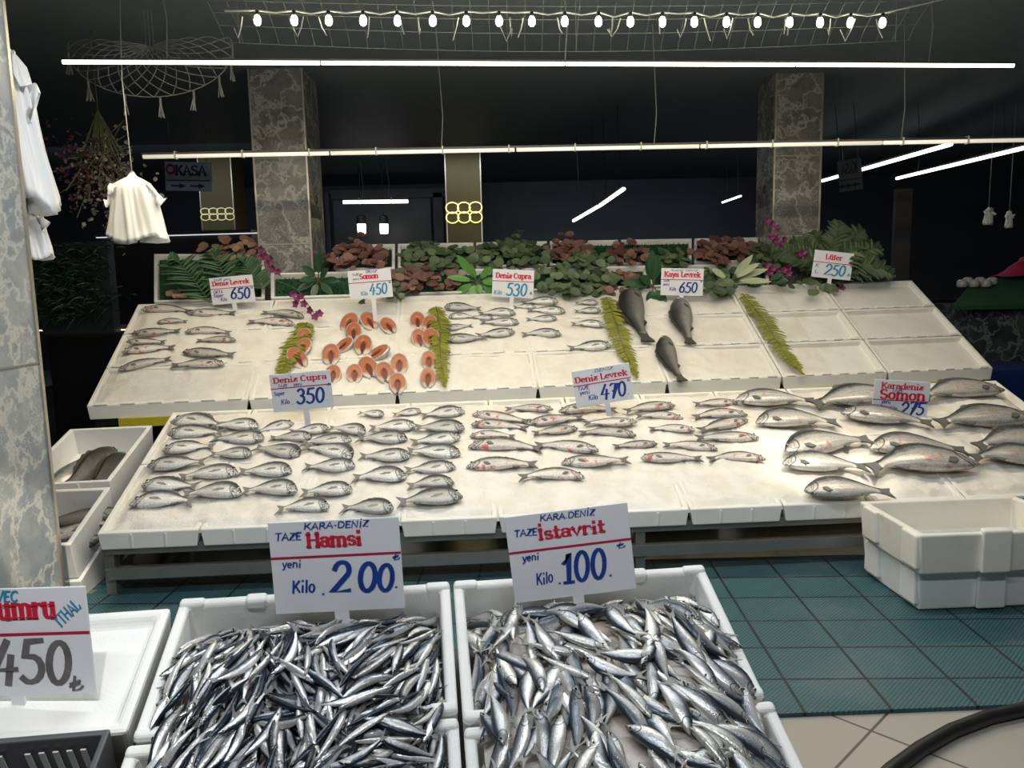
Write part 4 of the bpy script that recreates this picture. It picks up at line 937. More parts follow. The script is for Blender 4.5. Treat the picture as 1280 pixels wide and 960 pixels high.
tube_lamp('strip_light', atZ(178, 196, 2.24), atZ(1330, 174, 2.24), .0125, M['tube_dim'], 'long cream strip light hanging behind, lower of the two', 5, None, 14, (.32, .55, .82))
# string of bulbs
bx = [322, 368, 411, 454, 497, 541, 583, 624, 665, 706, 748, 788, 828, 868, 908, 947, 987, 1025, 1063, 1103]
bp = [atZ(x, 27+3*(i/19), 2.68) for i, x in enumerate(bx)]
o = empty('string_light', bp[9], 'string of twenty lit bulbs hung below the ceiling', 'string light'); inv = -bp[9]
b = MB(); pts = [bp[0]+Vector((-.15, 0, .05))]
for i in range(19): pts += [bp[i]+Vector((0, 0, .05)), (bp[i]+bp[i+1])/2+Vector((0, 0, .035+random.uniform(-.01, .01)))]
pts += [bp[19]+Vector((0, 0, .05)), bp[19]+Vector((.35, 0, .12))]
b.tube([p+inv for p in pts], .004, 6); b.build('cable', M['cable'], o)
for p in bp:
    b = MB(); b.lathe([(.006, .03), (.012, .024), (.017, .008), (.016, -.006), (.008, -.016), (.001, -.018)][::-1], p+inv, 10); b.build('bulb', M['bulb'], o, True)
    b = MB(); b.lathe([(.008, .028), (.009, .05)], p+inv, 8); b.build('bulb_socket', M['black'], o, True)
    for k in range(random.choice((1, 1, 2))):
        s = random.uniform(-.07, .07); q = p+inv+Vector((s, -.01, .02)); dx = random.uniform(-.05, .05)
        b = MB(); b.tube([q, q+Vector((dx*.4, 0, -.05)), q+Vector((dx, 0, -.07-random.uniform(0, .04))), q+Vector((dx*1.6, 0, -.05))][:random.choice((3, 4))], .003, 5); b.build('cable_tie', M['cable'], o)
# net hung under the ceiling
def net(name, nu, nv, fun, r, label, cat, tassels=(), diag=0):
    o = empty(name, fun(.5, .5), label, cat); inv = -fun(.5, .5); b = MB()
    if diag:
        for i in range(-nu//2, nu+nu//2+1):
            for sg in (-1, 1):
                P = [fun((i+sg*j/24*diag)/nu, j/24)+inv for j in range(25) if 0 <= (i+sg*j/24*diag)/nu <= 1]
                if len(P) > 2: b.tube(P, r, 4, cap=False)
    else:
        for i in range(nu+1): b.tube([fun(i/nu, j/24)+inv for j in range(25)], r, 4, cap=False)
    for j in range(nv+1): b.tube([fun(i/48, j/nv)+inv for i in range(49)], r, 4, cap=False)
    b.build('net_mesh', M['cord'], o)
    b = MB()
    for s in (.02, .5, .98):
        p = fun(s, 0)+inv; b.tube([p, (p.x, p.y, 2.95+inv.z)], .002, 4)
    b.build('hanging_cord', M['cord'], o)
    for p in tassels:
        q = p+inv; b = MB(); b.tube([q, q+Vector((0, 0, -.05))], .006, 5)
        for k in range(5): b.tube([q+Vector((0, 0, -.03)), q+Vector((random.uniform(-.02, .02), random.uniform(-.02, .02), -.11))], .003, 4)
        b.build('tassel', M['cord'], o)
    return o
n0, n1_, = atZ(285, 44, 2.72), atZ(1130, 42, 2.72)
def nf(s, t_):
    p = n0.lerp(n1_, s); return p+Vector((0, -.05-.5*t_, -.05+.23*t_**.7 - .05*math.sin(s*math.pi)*(1-t_)))
net('fishing_net', 40, 7, nf, .0014, 'fine net hung below the ceiling around the string of bulbs', 'net')
pc = atY(190, 88, 4.4)
def mf(s, t_):
    a = math.pi*(1.08-1.16*s); rx, rz = .42*t_+.02, .24*t_+.01
    return pc+Vector((math.cos(a)*rx*1.02, -.25*t_*(1-t_), .13-rz*1.0*max(-.2, math.sin(a))-.02*t_))
net('macrame_net', 16, 1, mf, .0026, 'shell-shaped knotted net with tassels hanging above the left end', 'net', [mf(s, 1) for s in (.08, .25, .4, .52, .64, .76, .86, .95)], 4)

# ------------------------------------------------------------------ plastic bags
def bag(c, wdt, hgt, label, seed, depth=.5, lean=0.0, folds=9):
    r = random.Random(seed); ph = [r.uniform(0, 6.28) for _ in range(4)]
    prof = [(.05, .0), (.09, -.04), (.16, -.08), (.38, -.13), (.60, -.19), (.68, -.27), (.72, -.36), (.78, -.5), (.85, -.65), (.93, -.8), (1.0, -.94), (.97, -.99), (.6, -1.0), (.05, -.98)]
    b = MB(); n = 128
    vs = []
    for (rr, z) in prof:
        for k in range(n):
            a = 2*math.pi*k/n
            amp = .24*min(1, -z*1.6+.15) if z > -.95 else .06
            q = rr*(1-.9*amp*abs(math.sin(a*folds*.5+ph[0]+z*1.2+.6*math.sin(a*3)))+.06*math.sin(a*5+ph[1]-z*4)-.06*abs(math.sin(a*11+ph[2]+z*3)))
            zz = z+.05*math.sin(a*3+ph[3])*min(1, -z)
            vs.append((q*math.cos(a)*wdt/2+lean*zz*wdt, q*math.sin(a)*wdt/2*depth, zz*hgt))
    m = len(prof)
    b.add(vs, [(i*n+k, i*n+(k+1) % n, (i+1)*n+(k+1) % n, (i+1)*n+k) for i in range(m-1) for k in range(n)][::-1]+[tuple(range(n)), tuple((m-1)*n+k for k in range(n-1, -1, -1))])
    o = empty('plastic_bag', c, label, 'plastic bag'); b.build('bag_body', M['plastic_bag'], o, True)
    for s in (-1, 1):                              # shoulder flaps of the carrier bags
        b = MB(); P = []
        for i in range(8):
            u = i/7; P += [(s*wdt*(.12+.36*u), -.02+.03*math.sin(u*7+ph[0]), hgt*(-.12-.26*u+.06*math.sin(u*9+ph[1]))), (s*wdt*(.10+.30*u), .0+.03*math.sin(u*5), hgt*(-.20-.32*u))]
        v = len(P); b.add(P+[(x, y+.012, z) for x, y, z in P], [(2*i, 2*i+1, 2*i+3, 2*i+2) for i in range(7)]+[(v+2*i+2, v+2*i+3, v+2*i+1, v+2*i) for i in range(7)]+[(2*i+2, v+2*i+2, v+2*i, 2*i) for i in range(7)]+[(2*i+1, v+2*i+1, v+2*i+3, 2*i+3) for i in range(7)])
        b.build('handle', M['plastic_bag'], o, True)
    return o
o = bag(atY(165, 214, 4.0), .335, .345, 'bundle of white plastic bags hanging beside the dried flowers', 3)
b = MB(); z0 = 2.95-o.location.z; b.tube([(0, 0, -.02), (-.02, .02, z0*.5), (0, .03, z0)], .003, 5); b.build('hanging_cord', M['cord'], o)
PBX = px1+.005
o = bag(Vector((PBX-.085, 2.72, atY(12, 38, 2.72).z)), .225, .585, 'long bundle of white plastic bags hanging on the near pillar side', 8, .9, -.14, 7)
b = MB(); b.tube([(-.0, -.11, .01), (0, 0, -.012), (.0, 0, -.06)], .004, 5); b.build('hook', M['steel'], o)
o = bag(Vector((PBX-.075, 2.76, atY(40, 252, 2.72).z)), .15, .19, 'small white plastic bag on the near pillar below the long bundle', 15, .9)
b = MB(); b.tube([(-.0, -.11, .01), (0, 0, -.012), (.0, 0, -.03)], .004, 5); b.build('hook', M['steel'], o)

# ------------------------------------------------------------------ plant strip behind the upper tier
def yf(x): return 379-.031*(x-172)
def ym(x): return 341-.02*(x-330)
def yr(x): return 306-.018*(x-405)
def turf_mat():
    t = NT('artificial_turf'); co_ = t.coord()
    n = t.noise(co_, 120, 4)
    t.set(Base_Color=t.mix(n, (.004, .035, .012), (.015, .10, .035)), Roughness=.8); t.bump(n, .8, .01); return t.m
M['turf'] = turf_mat()
def plant_tray(x0, x1, fa, fb, label):
    q = [UP.hit(x0, fa(x0)-1, .0), UP.hit(x1, fa(x1)-1, .0), UP.hit(x1, fb(x1), .0), UP.hit(x0, fb(x0), .0)]
    foam_tray('foam_tray', q, UP.n, .10, .024, .02, M['foam'], label, 'foam trays of plants')
    cc = sum(q, Vector())/4; e1 = (q[1]-q[0]).normalized(); e2 = (q[3]-q[0]).normalized()
    qi = [q[0]+e1*.034+e2*.034, q[1]-e1*.034+e2*.034, q[2]-e1*.034-e2*.034, q[3]+e1*.034-e2*.034]
    b = MB(); b.hexa([p-UP.n*.078-cc for p in qi]+[p-UP.n*.035-cc for p in qi])
    for k in range(900):                           # short upright blades
        p = bil(qi, random.random(), random.random())-UP.n*.036-cc; a = random.uniform(0, 6.28); s = Vector((math.cos(a), math.sin(a), 0))*.004; tip = p+UP.n*.022+Vector((random.uniform(-.008, .008), random.uniform(-.008, .008), 0))
        b.add([p-s, p+s, tip], [(0, 1, 2)])
    o = b.build('artificial_turf', M['turf']); o.location = cc
    tag(o, 'green turf lining the '+label[6:].replace('white ', ''), 'turf', None, 'stuff')
low = [(192, 331), (338, 489), (492, 649), (652, 809), (813, 962)]
for i, (x0, x1) in enumerate(low):
    fb = (lambda x: 317) if i == 0 else ym
    plant_tray(x0, x1, yf, fb, f'white foam tray of plants, {ORD[i]} from the left in the lower plant row')
for i, (x0, x1) in enumerate([(419, 494), (497, 592), (595, 684), (687, 773), (776, 865), (868, 948)]):
    plant_tray(x0, x1, lambda x: ym(x)-1.5, yr, f'white foam tray of plants, {ORD[i]} from the left in the upper plant row')
# rack under the plant trays
c4 = [UP.hit(x, y, 0) for x, y in ((340, yf(340)), (960, yf(960)), (960, yr(960)), (414, yr(414)))]
root = empty('plant_rack', Vector((c4[0].x, c4[0].y, FZ)), 'dark rack carrying the foam trays of plants', 'stand'); inv = Matrix.Translation(-root.location)
b = MB()
for i in range(4): bar(b, inv @ (c4[i]-UP.n*.125), inv @ (c4[(i+1) % 4]-UP.n*.125), .04)
for x in (500, 600, 700, 800, 900): bar(b, inv @ (UP.hit(x, yf(x), 0)-UP.n*.125), inv @ (UP.hit(x, yr(x), 0)-UP.n*.125), .03)
c5 = [UP.hit(192, yf(192), 0), UP.hit(331, yf(331), 0), UP.hit(325, 317, 0), UP.hit(200, 317, 0)]
for i in range(4): bar(b, inv @ (c5[i]-UP.n*.125), inv @ (c5[(i+1) % 4]-UP.n*.125), .04)
b.build('top_frame', M['iron'], root)
for p in c4+c5[:1]+c5[3:]:
    p = p-UP.n*.13; b = MB(); bar(b, inv @ Vector((p.x, p.y, FZ+.013)), inv @ p, .04); b.build('leg', M['iron'], root)

def leafmat(name, c, c2, rough=.5):
    t = NT(name); g = t.n('ShaderNodeNewGeometry').outputs['Random Per Island']
    t.set(Base_Color=t.mix(g, c, c2), Roughness=rough); return t.m
M['leaf_green'] = leafmat('round_leaf_green', (.035, .07, .028), (.12, .16, .075))
M['leaf_red'] = leafmat('round_leaf_red', (.085, .04, .032), (.25, .125, .09))
M['leaf_dry'] = leafmat('dry_leaf', (.22, .12, .07), (.34, .2, .13))
M['leaf_dark'] = leafmat('dark_leaf', (.012, .05, .02), (.035, .10, .04), .35)
M['leaf_bright'] = leafmat('bright_leaf', (.03, .16, .035), (.14, .34, .06), .35)
M['leaf_pale'] = leafmat('variegated_leaf', (.22, .32, .14), (.5, .52, .33), .4)
M['fern_yellow'] = leafmat('yellow_fern', (.17, .18, .012), (.28, .28, .025))
M['fern_dark'] = leafmat('dark_fern', (.025, .075, .03), (.07, .14, .05))
M['fern_right'] = leafmat('olive_fern', (.025, .055, .02), (.085, .125, .045))
M['purple'] = leafmat('purple_petals', (.09, .008, .05), (.24, .02, .12))
M['stem'] = plain('plant_stem', (.09, .10, .04), .6)
def disc(b, p, n, r, seg=9):
    n = n.normalized(); u = n.orthogonal().normalized(); v = n.cross(u); ph = random.uniform(0, 6)
    pts = [p+(u*math.cos(ph+k*2*math.pi/seg)+v*math.sin(ph+k*2*math.pi/seg))*r*random.uniform(.85, 1.05)+n*r*.12 for k in range(seg)]
    b.add([p]+pts+[q-n*.0025 for q in [p]+pts], [(0, 1+k, 1+(k+1) % seg) for k in range(seg)]+[(seg+1, seg+2+(k+1) % seg, seg+2+k) for k in range(seg)]+[(1+k, seg+2+k, seg+2+(k+1) % seg, 1+(k+1) % seg) for k in range(seg)])
def leaf_bunch(x, y, rx, ry, n, mat, label, hmax=.10, r0=.024, r1=.043):
    n = int(n*.9); rx *= 1.12; ry *= 1.08
    c = UP.hit(x, y, .0); o = empty('leaf_bunch', c, label, 'leaves', 'bunches of round leaves'); b, st = MB(), MB()
    for k in range(n):
        a = random.uniform(0, 6.28); q = random.random()**.6
        h = random.uniform(.0, hmax)*(1-.5*q)+.01
        p = UP.hit(x+rx*q*math.cos(a), y+ry*q*math.sin(a)+3, h)-c
        nn = UP.n+Vector((random.uniform(-.55, .55), random.uniform(-.9, .1), random.uniform(-.2, .6)))
        disc(b, p, nn, random.uniform(r0, r1))
        if k % 3 == 0: st.tube([p, p*.6-UP.n*.03], .002, 4)
    b.build('leaves', M[mat], o); st.build('stems', M['stem'], o)
for x, y, rx, ry, n, m, lab in [
 (446, 318, 34, 16, 75, 'leaf_red', 'bunch of reddish round leaves in the tray right of the left column'),
 (545, 317, 44, 17, 95, 'leaf_green', 'bunch of grey-green round leaves in the second upper plant tray'),
 (527, 345, 42, 17, 75, 'leaf_red', 'bunch of reddish round leaves between the Somon sign and the green plant'),
 (494, 352, 18, 16, 32, 'leaf_green', 'small green round leaves just right of the Somon sign'),
 (640, 316, 46, 17, 110, 'leaf_green', 'bunch of grey-green round leaves above the Deniz Cupra 530 sign'),
 (720, 347, 46, 19, 120, 'leaf_green', 'wide bunch of green round leaves right of the Deniz Cupra 530 sign'),
 (712, 309, 30, 13, 55, 'leaf_red', 'reddish round leaves at the top of the fourth upper plant tray'),
 (735, 322, 34, 13, 55, 'leaf_green', 'green round leaves below the reddish ones in the fourth upper plant tray'),
 (790, 315, 26, 16, 50, 'leaf_red', 'reddish round leaves in the fifth upper plant tray'),
 (775, 351, 22, 17, 36, 'leaf_red', 'brown-red round leaves left of the Kaya Levrek sign'),
 (835, 322, 25, 14, 45, 'leaf_green', 'green round leaves above the Kaya Levrek sign'),
 (905, 311, 38, 15, 105, 'leaf_red', 'dense reddish leaves in the sixth upper plant tray'),
 (898, 346, 22, 22, 50, 'leaf_green', 'olive round leaves just right of the Kaya Levrek sign'),
 (955, 318, 18, 18, 40, 'leaf_green', 'olive leaves at the foot of the right column'),
 (292, 308, 38, 14, 60, 'leaf_dry', 'dull brown leaves behind the left ferns'),
 (1018, 355, 40, 9, 16, 'leaf_green', 'few small loose leaves under the Lüfer sign'),
 (225, 366, 14, 5, 6, 'leaf_dry', 'few dry brown leaves below the left ferns')]:
    leaf_bunch(x, y, rx, ry, n, m, lab)
for x, y, m, lab in ((652, 297, 'leaf_green', 'tall sprig of green round leaves standing above the third upper tray'), (448, 300, 'leaf_red', 'reddish sprig standing above the first upper plant tray'), (708, 295, 'leaf_red', 'pinkish sprig standing above the fourth upper plant tray')):
    leaf_bunch(x, y, 9, 13, 14, m, lab, .05, .02, .034)

def blade(b, p, d, n, L, w_, fold=.2, seg=4, droop=0):
    d = d.normalized(); s = d.cross(n).normalized(); n = s.cross(d)
    vs = []
    for i in range(seg+1):
        u = i/seg; ww = w_*math.sin(math.pi*min(.98, .08+.92*u))**.8*(1 if u < 1 else .1)
        q = p+d*L*u-Vector((0, 0, 1))*droop*L*u*u
        vs += [q-s*ww+n*ww*fold, q, q+s*ww+n*ww*fold]
    m = len(vs); off = n*-.002
    fs = [(3*i+k, 3*i+k+1, 3*i+k+4, 3*i+k+3) for i in range(seg) for k in (0, 1)]
    b.add(vs+[v+off for v in vs], fs+[tuple(j+m for j in reversed(f)) for f in fs])
def frond(o, c, pts, n, wid, nleaf, mat, lw=.008, sweep=.55, stemr=.004, jag=.15):
    """pts: spine points from base to tip (world)"""
    b, st = MB(), MB(); st.tube([p-c for p in pts], [stemr*(1-.7*i/(len(pts)-1)) for i in range(len(pts))], 5)
    for k in range(nleaf):
        u = (k+.6)/nleaf; f = u*(len(pts)-1); i = min(int(f), len(pts)-2); p = pts[i].lerp(pts[i+1], f-i); d = (pts[i+1]-pts[i]).normalized()
        s = d.cross(n).normalized(); env = (.55+.45*math.sin(math.pi*min(1, u*1.15+.1)))*(1 if u < .85 else max(.25, (1-u)/.15))
        for sg in (-1, 1):
            dd = (s*sg+d*sweep+n*random.uniform(.0, .35)).normalized(); blade(b, p-c, dd, n, wid*env*random.uniform(1-jag, 1+jag), lw*random.uniform(.8, 1.2), .25, 3, .1)
    b.build('leaflets', M[mat], o); st.build('stem', M['stem'], o)
for pts, lab in (([(384, 403), (374, 425), (360, 448), (350, 472)], 'yellow-green fern frond dividing sea bass from salmon steaks'), ([(545, 383), (550, 410), (550, 445), (556, 484)], 'yellow-green fern frond dividing salmon steaks from sea bream'),
                 ([(758, 371), (768, 400), (781, 440), (797, 472)], 'yellow-green fern frond left of the three rock bass'), ([(928, 367), (955, 400), (978, 438), (1004, 468)], 'yellow-green fern frond lying on the empty trays at right')):
    P = [UP.hit(x, y, .028) for x, y in pts]; o = empty('fern_frond', P[0], lab, 'fern', 'yellow-green fern dividers')
    frond(o, P[0], P, UP.n, .085, 58, 'fern_yellow', .0085, .55, jag=.3)
for pts, w_, lab in (([(262, 378), (244, 352), (226, 330), (212, 322)], .19, 'dark palm frond at the left end of the plant trays'), ([(300, 378), (282, 348), (270, 325), (262, 314)], .18, 'dark palm frond behind the upper left Deniz Levrek sign'), ([(330, 362), (318, 345), (306, 330), (296, 322)], .13, 'smaller dark palm frond before the left column')):
    P = [UP.hit(x, y, .05+.05*i) for i, (x, y) in enumerate(pts)]; o = empty('palm_frond', P[0], lab, 'palm frond')
    frond(o, P[0], P, UP.n, w_, 19, 'fern_dark', .0125, .5)
base = UP.hit(1035, 350, .03); o = empty('fern_plant', base, 'big bushy olive fern behind the Lüfer sign', 'fern')
for tx, ty, Yo in ((1050, 277, .1), (1080, 288, .15), (1103, 312, .05), (1118, 345, -.1), (1010, 292, .1), (985, 305, .05), (965, 318, 0), (1070, 318, -.15), (1040, 300, 0), (1095, 335, -.1), (1000, 328, -.05)):
    tip = atY(tx, ty, base.y+.1+Yo); mid = base.lerp(tip, .55)+Vector((0, -.03, .07)); P = [base, base.lerp(mid, .5)+Vector((0, 0, .03)), mid, mid.lerp(tip, .55)+Vector((0, 0, .025)), tip]
    frond(o, base, P, Vector((0, -1, .45)).normalized(), .13, 26, 'fern_right', .013, .7, jag=.25)
def broad_plant(x, y, h, tips, mat, label, w_=.028, Yoff=0):
    c = UP.hit(x, y, h); o = empty('leafy_plant', c, label, 'plant'); st = MB()
    for tx, ty in tips:
        tip = atY(tx, ty, c.y-.06+random.uniform(-.06, .06)+Yoff); d = tip-c; b = MB()
        blade(b, d*.25, d, Vector((random.uniform(-.3, .3), -1, .5)), d.length*.8, w_*random.uniform(.85, 1.15), .25, 8, .06); b.build('leaf', M[mat], o, True)
        st.tube([(0, 0, 0), tuple(d*.3)], .004, 5)
    st.tube([(0, 0, 0), tuple(-UP.n*.05)], .005, 5); st.build('stem', M['stem'], o)
broad_plant(597, 352, .05, [(560, 345), (568, 368), (588, 372), (625, 372), (622, 352), (585, 330), (572, 318), (614, 333), (600, 366)], 'leaf_bright', 'bright green broad-leaved plant left of the Deniz Cupra 530 sign')
broad_plant(398, 350, .04, [(399, 312), (378, 332), (375, 350), (410, 335), (425, 350), (390, 372), (415, 368), (372, 362)], 'leaf_dark', 'dark green leafy plant right of the left column')
broad_plant(817, 358, .04, [(815, 312), (822, 318), (810, 322), (812, 384), (832, 380), (800, 345), (778, 352)], 'leaf_dark', 'dark broad-leaved plant just left of the Kaya Levrek sign', .038)
broad_plant(912, 352, .05, [(940, 318), (958, 335), (962, 350), (948, 328), (890, 335)], 'leaf_pale', 'pale variegated broad leaves right of the Kaya Levrek sign', .026)
broad_plant(958, 352, .03, [(985, 350), (978, 342), (935, 356), (930, 345)], 'leaf_dark', 'dark leaves at the foot of the right column')
broad_plant(455, 372, .02, [(449, 384), (452, 388)], 'leaf_dark', 'small dark leaf hanging below the Somon 450 sign', .016)
def spray(stempx, flowers, label, Yp=None):
    f = (lambda x, y: UP.hit(x, y, .07)) if Yp is None else (lambda x, y: atY(x, y, Yp))
    c = f(*stempx[0]); o = empty('flower_spray', c, label, 'flowers'); st = MB(); st.tube([f(*p)-c for p in stempx], .003, 5); st.build('stem', M['stem'], o)
    for fx, fy in flowers:
        p = f(fx, fy)-c; b = MB(); nn = Vector((random.uniform(-.5, .5), -1, random.uniform(0, .6))).normalized(); u = nn.orthogonal().normalized(); v = nn.cross(u)
        for k in range(5):
            a = k*1.257+random.uniform(-.2, .2); blade(b, p, u*math.cos(a)+v*math.sin(a)+nn*.3, nn, .03, .012, .2, 3)
        b.build('flower', M['purple'], o)
spray([(345, 350), (372, 362), (388, 385), (396, 397)], [(366, 368), (372, 374), (380, 380), (377, 371), (388, 388), (394, 396), (399, 392), (370, 380)], 'purple flower spray hanging over the tray edge left of the salmon steaks')
spray([(352, 346), (335, 330), (326, 312)], [(326, 312), (331, 320), (338, 324), (334, 330), (341, 336), (347, 340), (326, 322)], 'purple flower spray against the left column foot')
spray([(985, 345), (975, 310), (962, 278)], [(959, 276), (965, 280), (972, 285), (964, 295), (972, 297), (980, 300), (968, 302), (977, 306)], 'purple flowers on the right column face', 5.85)
spray([(990, 350), (965, 335), (958, 325)], [(958, 332), (965, 336), (972, 340), (980, 338), (986, 342), (962, 342), (975, 346), (986, 334)], 'purple flower spray at the foot of the right column', 5.75)
spray([(1010, 345), (1004, 325), (1000, 318)], [(998, 318), (1004, 316), (1008, 321), (1001, 324), (1045, 362), (1052, 360), (1047, 355)], 'purple flowers beside the Lüfer sign', 5.75)

# ------------------------------------------------------------------ background
def px_box(name, x0, y0, x1, y1, Y, dep, mat, label=None, cat=None, kind=None, parent=None, bevel=0, group=None):
    a, d = atY(x0, y0, Y), atY(x1, y1, Y); c = (a+d)/2+Vector((0, dep/2, 0)); b = MB()
    b.box((0, 0, 0), (abs(d.x-a.x), dep, abs(a.z-d.z))); o = b.build(name, mat, parent, bevel=bevel)
    o.location = c - (parent.location if parent else Vector()); return tag(o, label, cat, group, kind)
M['gold'] = plain('gold_lattice_panel', (.10, .075, .02), .5, .3)
M['sign_blue'] = plain('pale_blue_sign', (.30, .38, .44), .5)
M['navy'] = plain('navy_letters', (.01, .025, .09), .5)
def lattice(o, w_, h, z0, mat, c0, n, r):
    b = MB()
    for i in range(n):
        for j in range(2):
            cx, cz = -w_/2+w_*(i+.5)/n, z0+h*(j+.5)/2
            b.tube([(cx+math.cos(a)*w_/n*.55, c0, cz+math.sin(a)*h*.28) for a in np.linspace(0, 6.283, 17)], r, 4, cap=False)
    b.build('light_lattice', mat, o)
Yb = 9.0
a, d = atY(556, 195, Yb), atY(600, 195, Yb)
o = column('column_gold', a.x, d.x, Yb, .42, 2.95, M['gold']); z0 = atY(578, 278, Yb).z
lattice(o, d.x-a.x, .22, z0, M['gold_led'], -.22, 3, .007)
a, d = atY(248, 215, Yb), atY(289, 215, Yb)
o = column('column_gold_far', a.x, d.x, Yb, .42, 2.95, M['gold']); lattice(o, d.x-a.x, .13, atY(268, 275, Yb).z, emis('weak_yellow_led', (1, .8, .1), .35), -.22, 4, .006)
# KASA sign
def flat_sign(name, x0, y0, x1, y1, Y, text, label, mat, ink, roll=0.0, arrows=2, mirror=False):
    a, d = atY(x0, y0, Y), atY(x1, y1, Y); W, H = d.x-a.x, a.z-d.z; c = (a+d)/2
    o = empty(name, Matrix.Translation(c) @ Matrix.Rotation(roll, 4, 'Y'), label, 'sign')
    b = MB(); b.box((0, .012, 0), (W, .02, H)); b.build('board', mat, o)
    tr = lambda u, v, dz=0: ((u-.5)*W*(-1 if mirror else 1), -.001-dz, (v-.5)*H); ASP[0] = W/H
    b = MB(); write(b, text, .22 if not mirror else .2, .9, .55, .32, 'slab', tr); b.build('lettering', ink, o)
    b = MB(); b.add([tr(.02, .38), tr(.98, .38), tr(.98, .34), tr(.02, .34)], [(0, 1, 2, 3)])
    for k in range(arrows):
        u = .12+k*.76/max(1, arrows-1)*(.55 if arrows == 2 else .8)
        b.add([tr(u, .2), tr(u+.2, .2), tr(u+.2, .14), tr(u, .14)], [(0, 1, 2, 3)]); b.add([tr(u+.18, .26), tr(u+.34, .17), tr(u+.18, .08)], [(0, 1, 2)])
    b.build('arrows', ink, o)
    if not mirror:
        b = MB(); b.tube([(tr(.13, .74)[0]+math.cos(q)*H*.14, -.003, tr(.13, .74)[2]+math.sin(q)*H*.14) for q in np.linspace(0, 6.283, 15)], .012, 5); b.build('emblem', plain('dark_red_emblem', (.22, .03, .04), .5), o)
    for s in (-.4, .4):
        b = MB(); b.tube([(s*W, .01, H/2), (s*W, .01, 2.95-c.z)], .003, 5); b.build('hanging_wire', M['iron'], o)
    return o
flat_sign('hanging_sign', 205, 203, 265, 238, 7.0, 'KASA', 'pale blue KASA sign with two arrows hanging at the back left', M['sign_blue'], M['navy'], math.radians(2))
flat_sign('hanging_sign', 1050, 199, 1077, 238, 7.0, 'KASA', 'dim grey back of a hanging KASA sign right of the right column', plain('dim_sign', (.07, .08, .09), .5), M['black'], math.radians(-7), 3, True)
# dark letters on the inner sides of the columns
for col_, sgn, lab in ((colR, -1, 'BALZAN'), (colL, 1, 'BALZAN')):
    wx = (xr1-xr0 if sgn < 0 else xl1-xl0)/2+.002; b = MB(); ASP[0] = 2.0
    z0 = atY(945, 260, CY2).z if sgn < 0 else atY(400, 275, CY).z
    tr = lambda u, v, dz=0: (sgn*(wx+dz), (.5-u)*.34*(1 if sgn < 0 else -1)*1, z0+v*.17)
    write(b, lab, .05, .95, .2, .5, 'slab', tr); b.tube([tr(.5+.07*math.cos(q), .95+.16*math.sin(q)) for q in np.linspace(0, 6.283, 13)], .008, 4)
    b.build('lettering', plain('column_letters', (.05, .035, .025), .5), col_)
# doorway, counter lamp, pendants
Yd = 10.5
tr_ = plain('door_trim', (.035, .04, .045), .5)
fr_ = px_box('door_1', 413, 238, 556, 246, Yd, .1, tr_, kind='structure')
for x0, x1 in ((406, 416), (541, 556)):
    px_box('door_post', x0, 241, x1, 345, Yd, .1, tr_, parent=fr_)
px_box('door_panel', 416, 246, 541, 345, Yd+.08, .05, plain('door_dark', (.03, .036, .042), .4), parent=fr_)
tube_lamp('tube_light', atY(429, 252.5, 9.6), atY(510, 251.5, 9.6), .022, M['line_on'], 'short bright tube light before the doorway at the back', 1, None, 2, (.3, .7))
for x, lab in ((452, 'left one of two small lit pendant lamps seen past the doorway'), (480, 'right one of two small lit pendant lamps seen past the doorway')):
    p = atY(x, 286, 10.0); o = empty('pendant_lamp', p, lab, 'lamp', 'two pendant lamps at the back')
    b = MB(); b.lathe([(.05, 0), (.055, .06), (.055, .12)], (0, 0, -.06), 12); b.build('diffuser', M['line_on'], o)
    b = MB(); b.lathe([(.058, .06), (.058, .16), (.01, .18)], (0, 0, 0), 12); b.tube([(0, 0, .17), (0, 0, 2.95-p.z)], .006, 5); b.build('lamp_body', M['black'], o)
for p, q, Y0, Y1, r, mat, lab in (((717, 276), (748, 258), 8.5, 7.6, .016, 'line_on', 'slanting ceiling light line at centre back, lower piece'), ((750, 257), (780, 236), 7.55, 6.8, .016, 'line_on', 'slanting ceiling light line at centre back, upper piece'),
        ((1028, 226), (1189, 180), 9.5, 6.5, .018, 'line_on', 'long slanting ceiling light line right of the right column'), ((1121, 223), (1300, 180), 9.5, 6.5, .018, 'line_on', 'long slanting ceiling light line at the right picture edge'),
        ((903, 253), (926, 245), 10, 9.5, .012, 'line_on', 'short slanting light line left of the right column'), ((290, 180), (318, 179), 9, 9, .014, 'line_dim', 'dim light line left of the left column'), ((405, 179), (567, 176), 9, 9, .014, 'line_dim', 'dim light line right of the left column'), ((756, 171), (826, 170.5), 9, 9, .008, 'line_dim', 'dim thin light line at the centre of the dark hall')):
    tube_lamp('ceiling_light_line', atY(*p, Y0), atY(*q, Y1), r, M[mat], lab, 1, 'light lines of the dark hall', 0, (.2, .8))
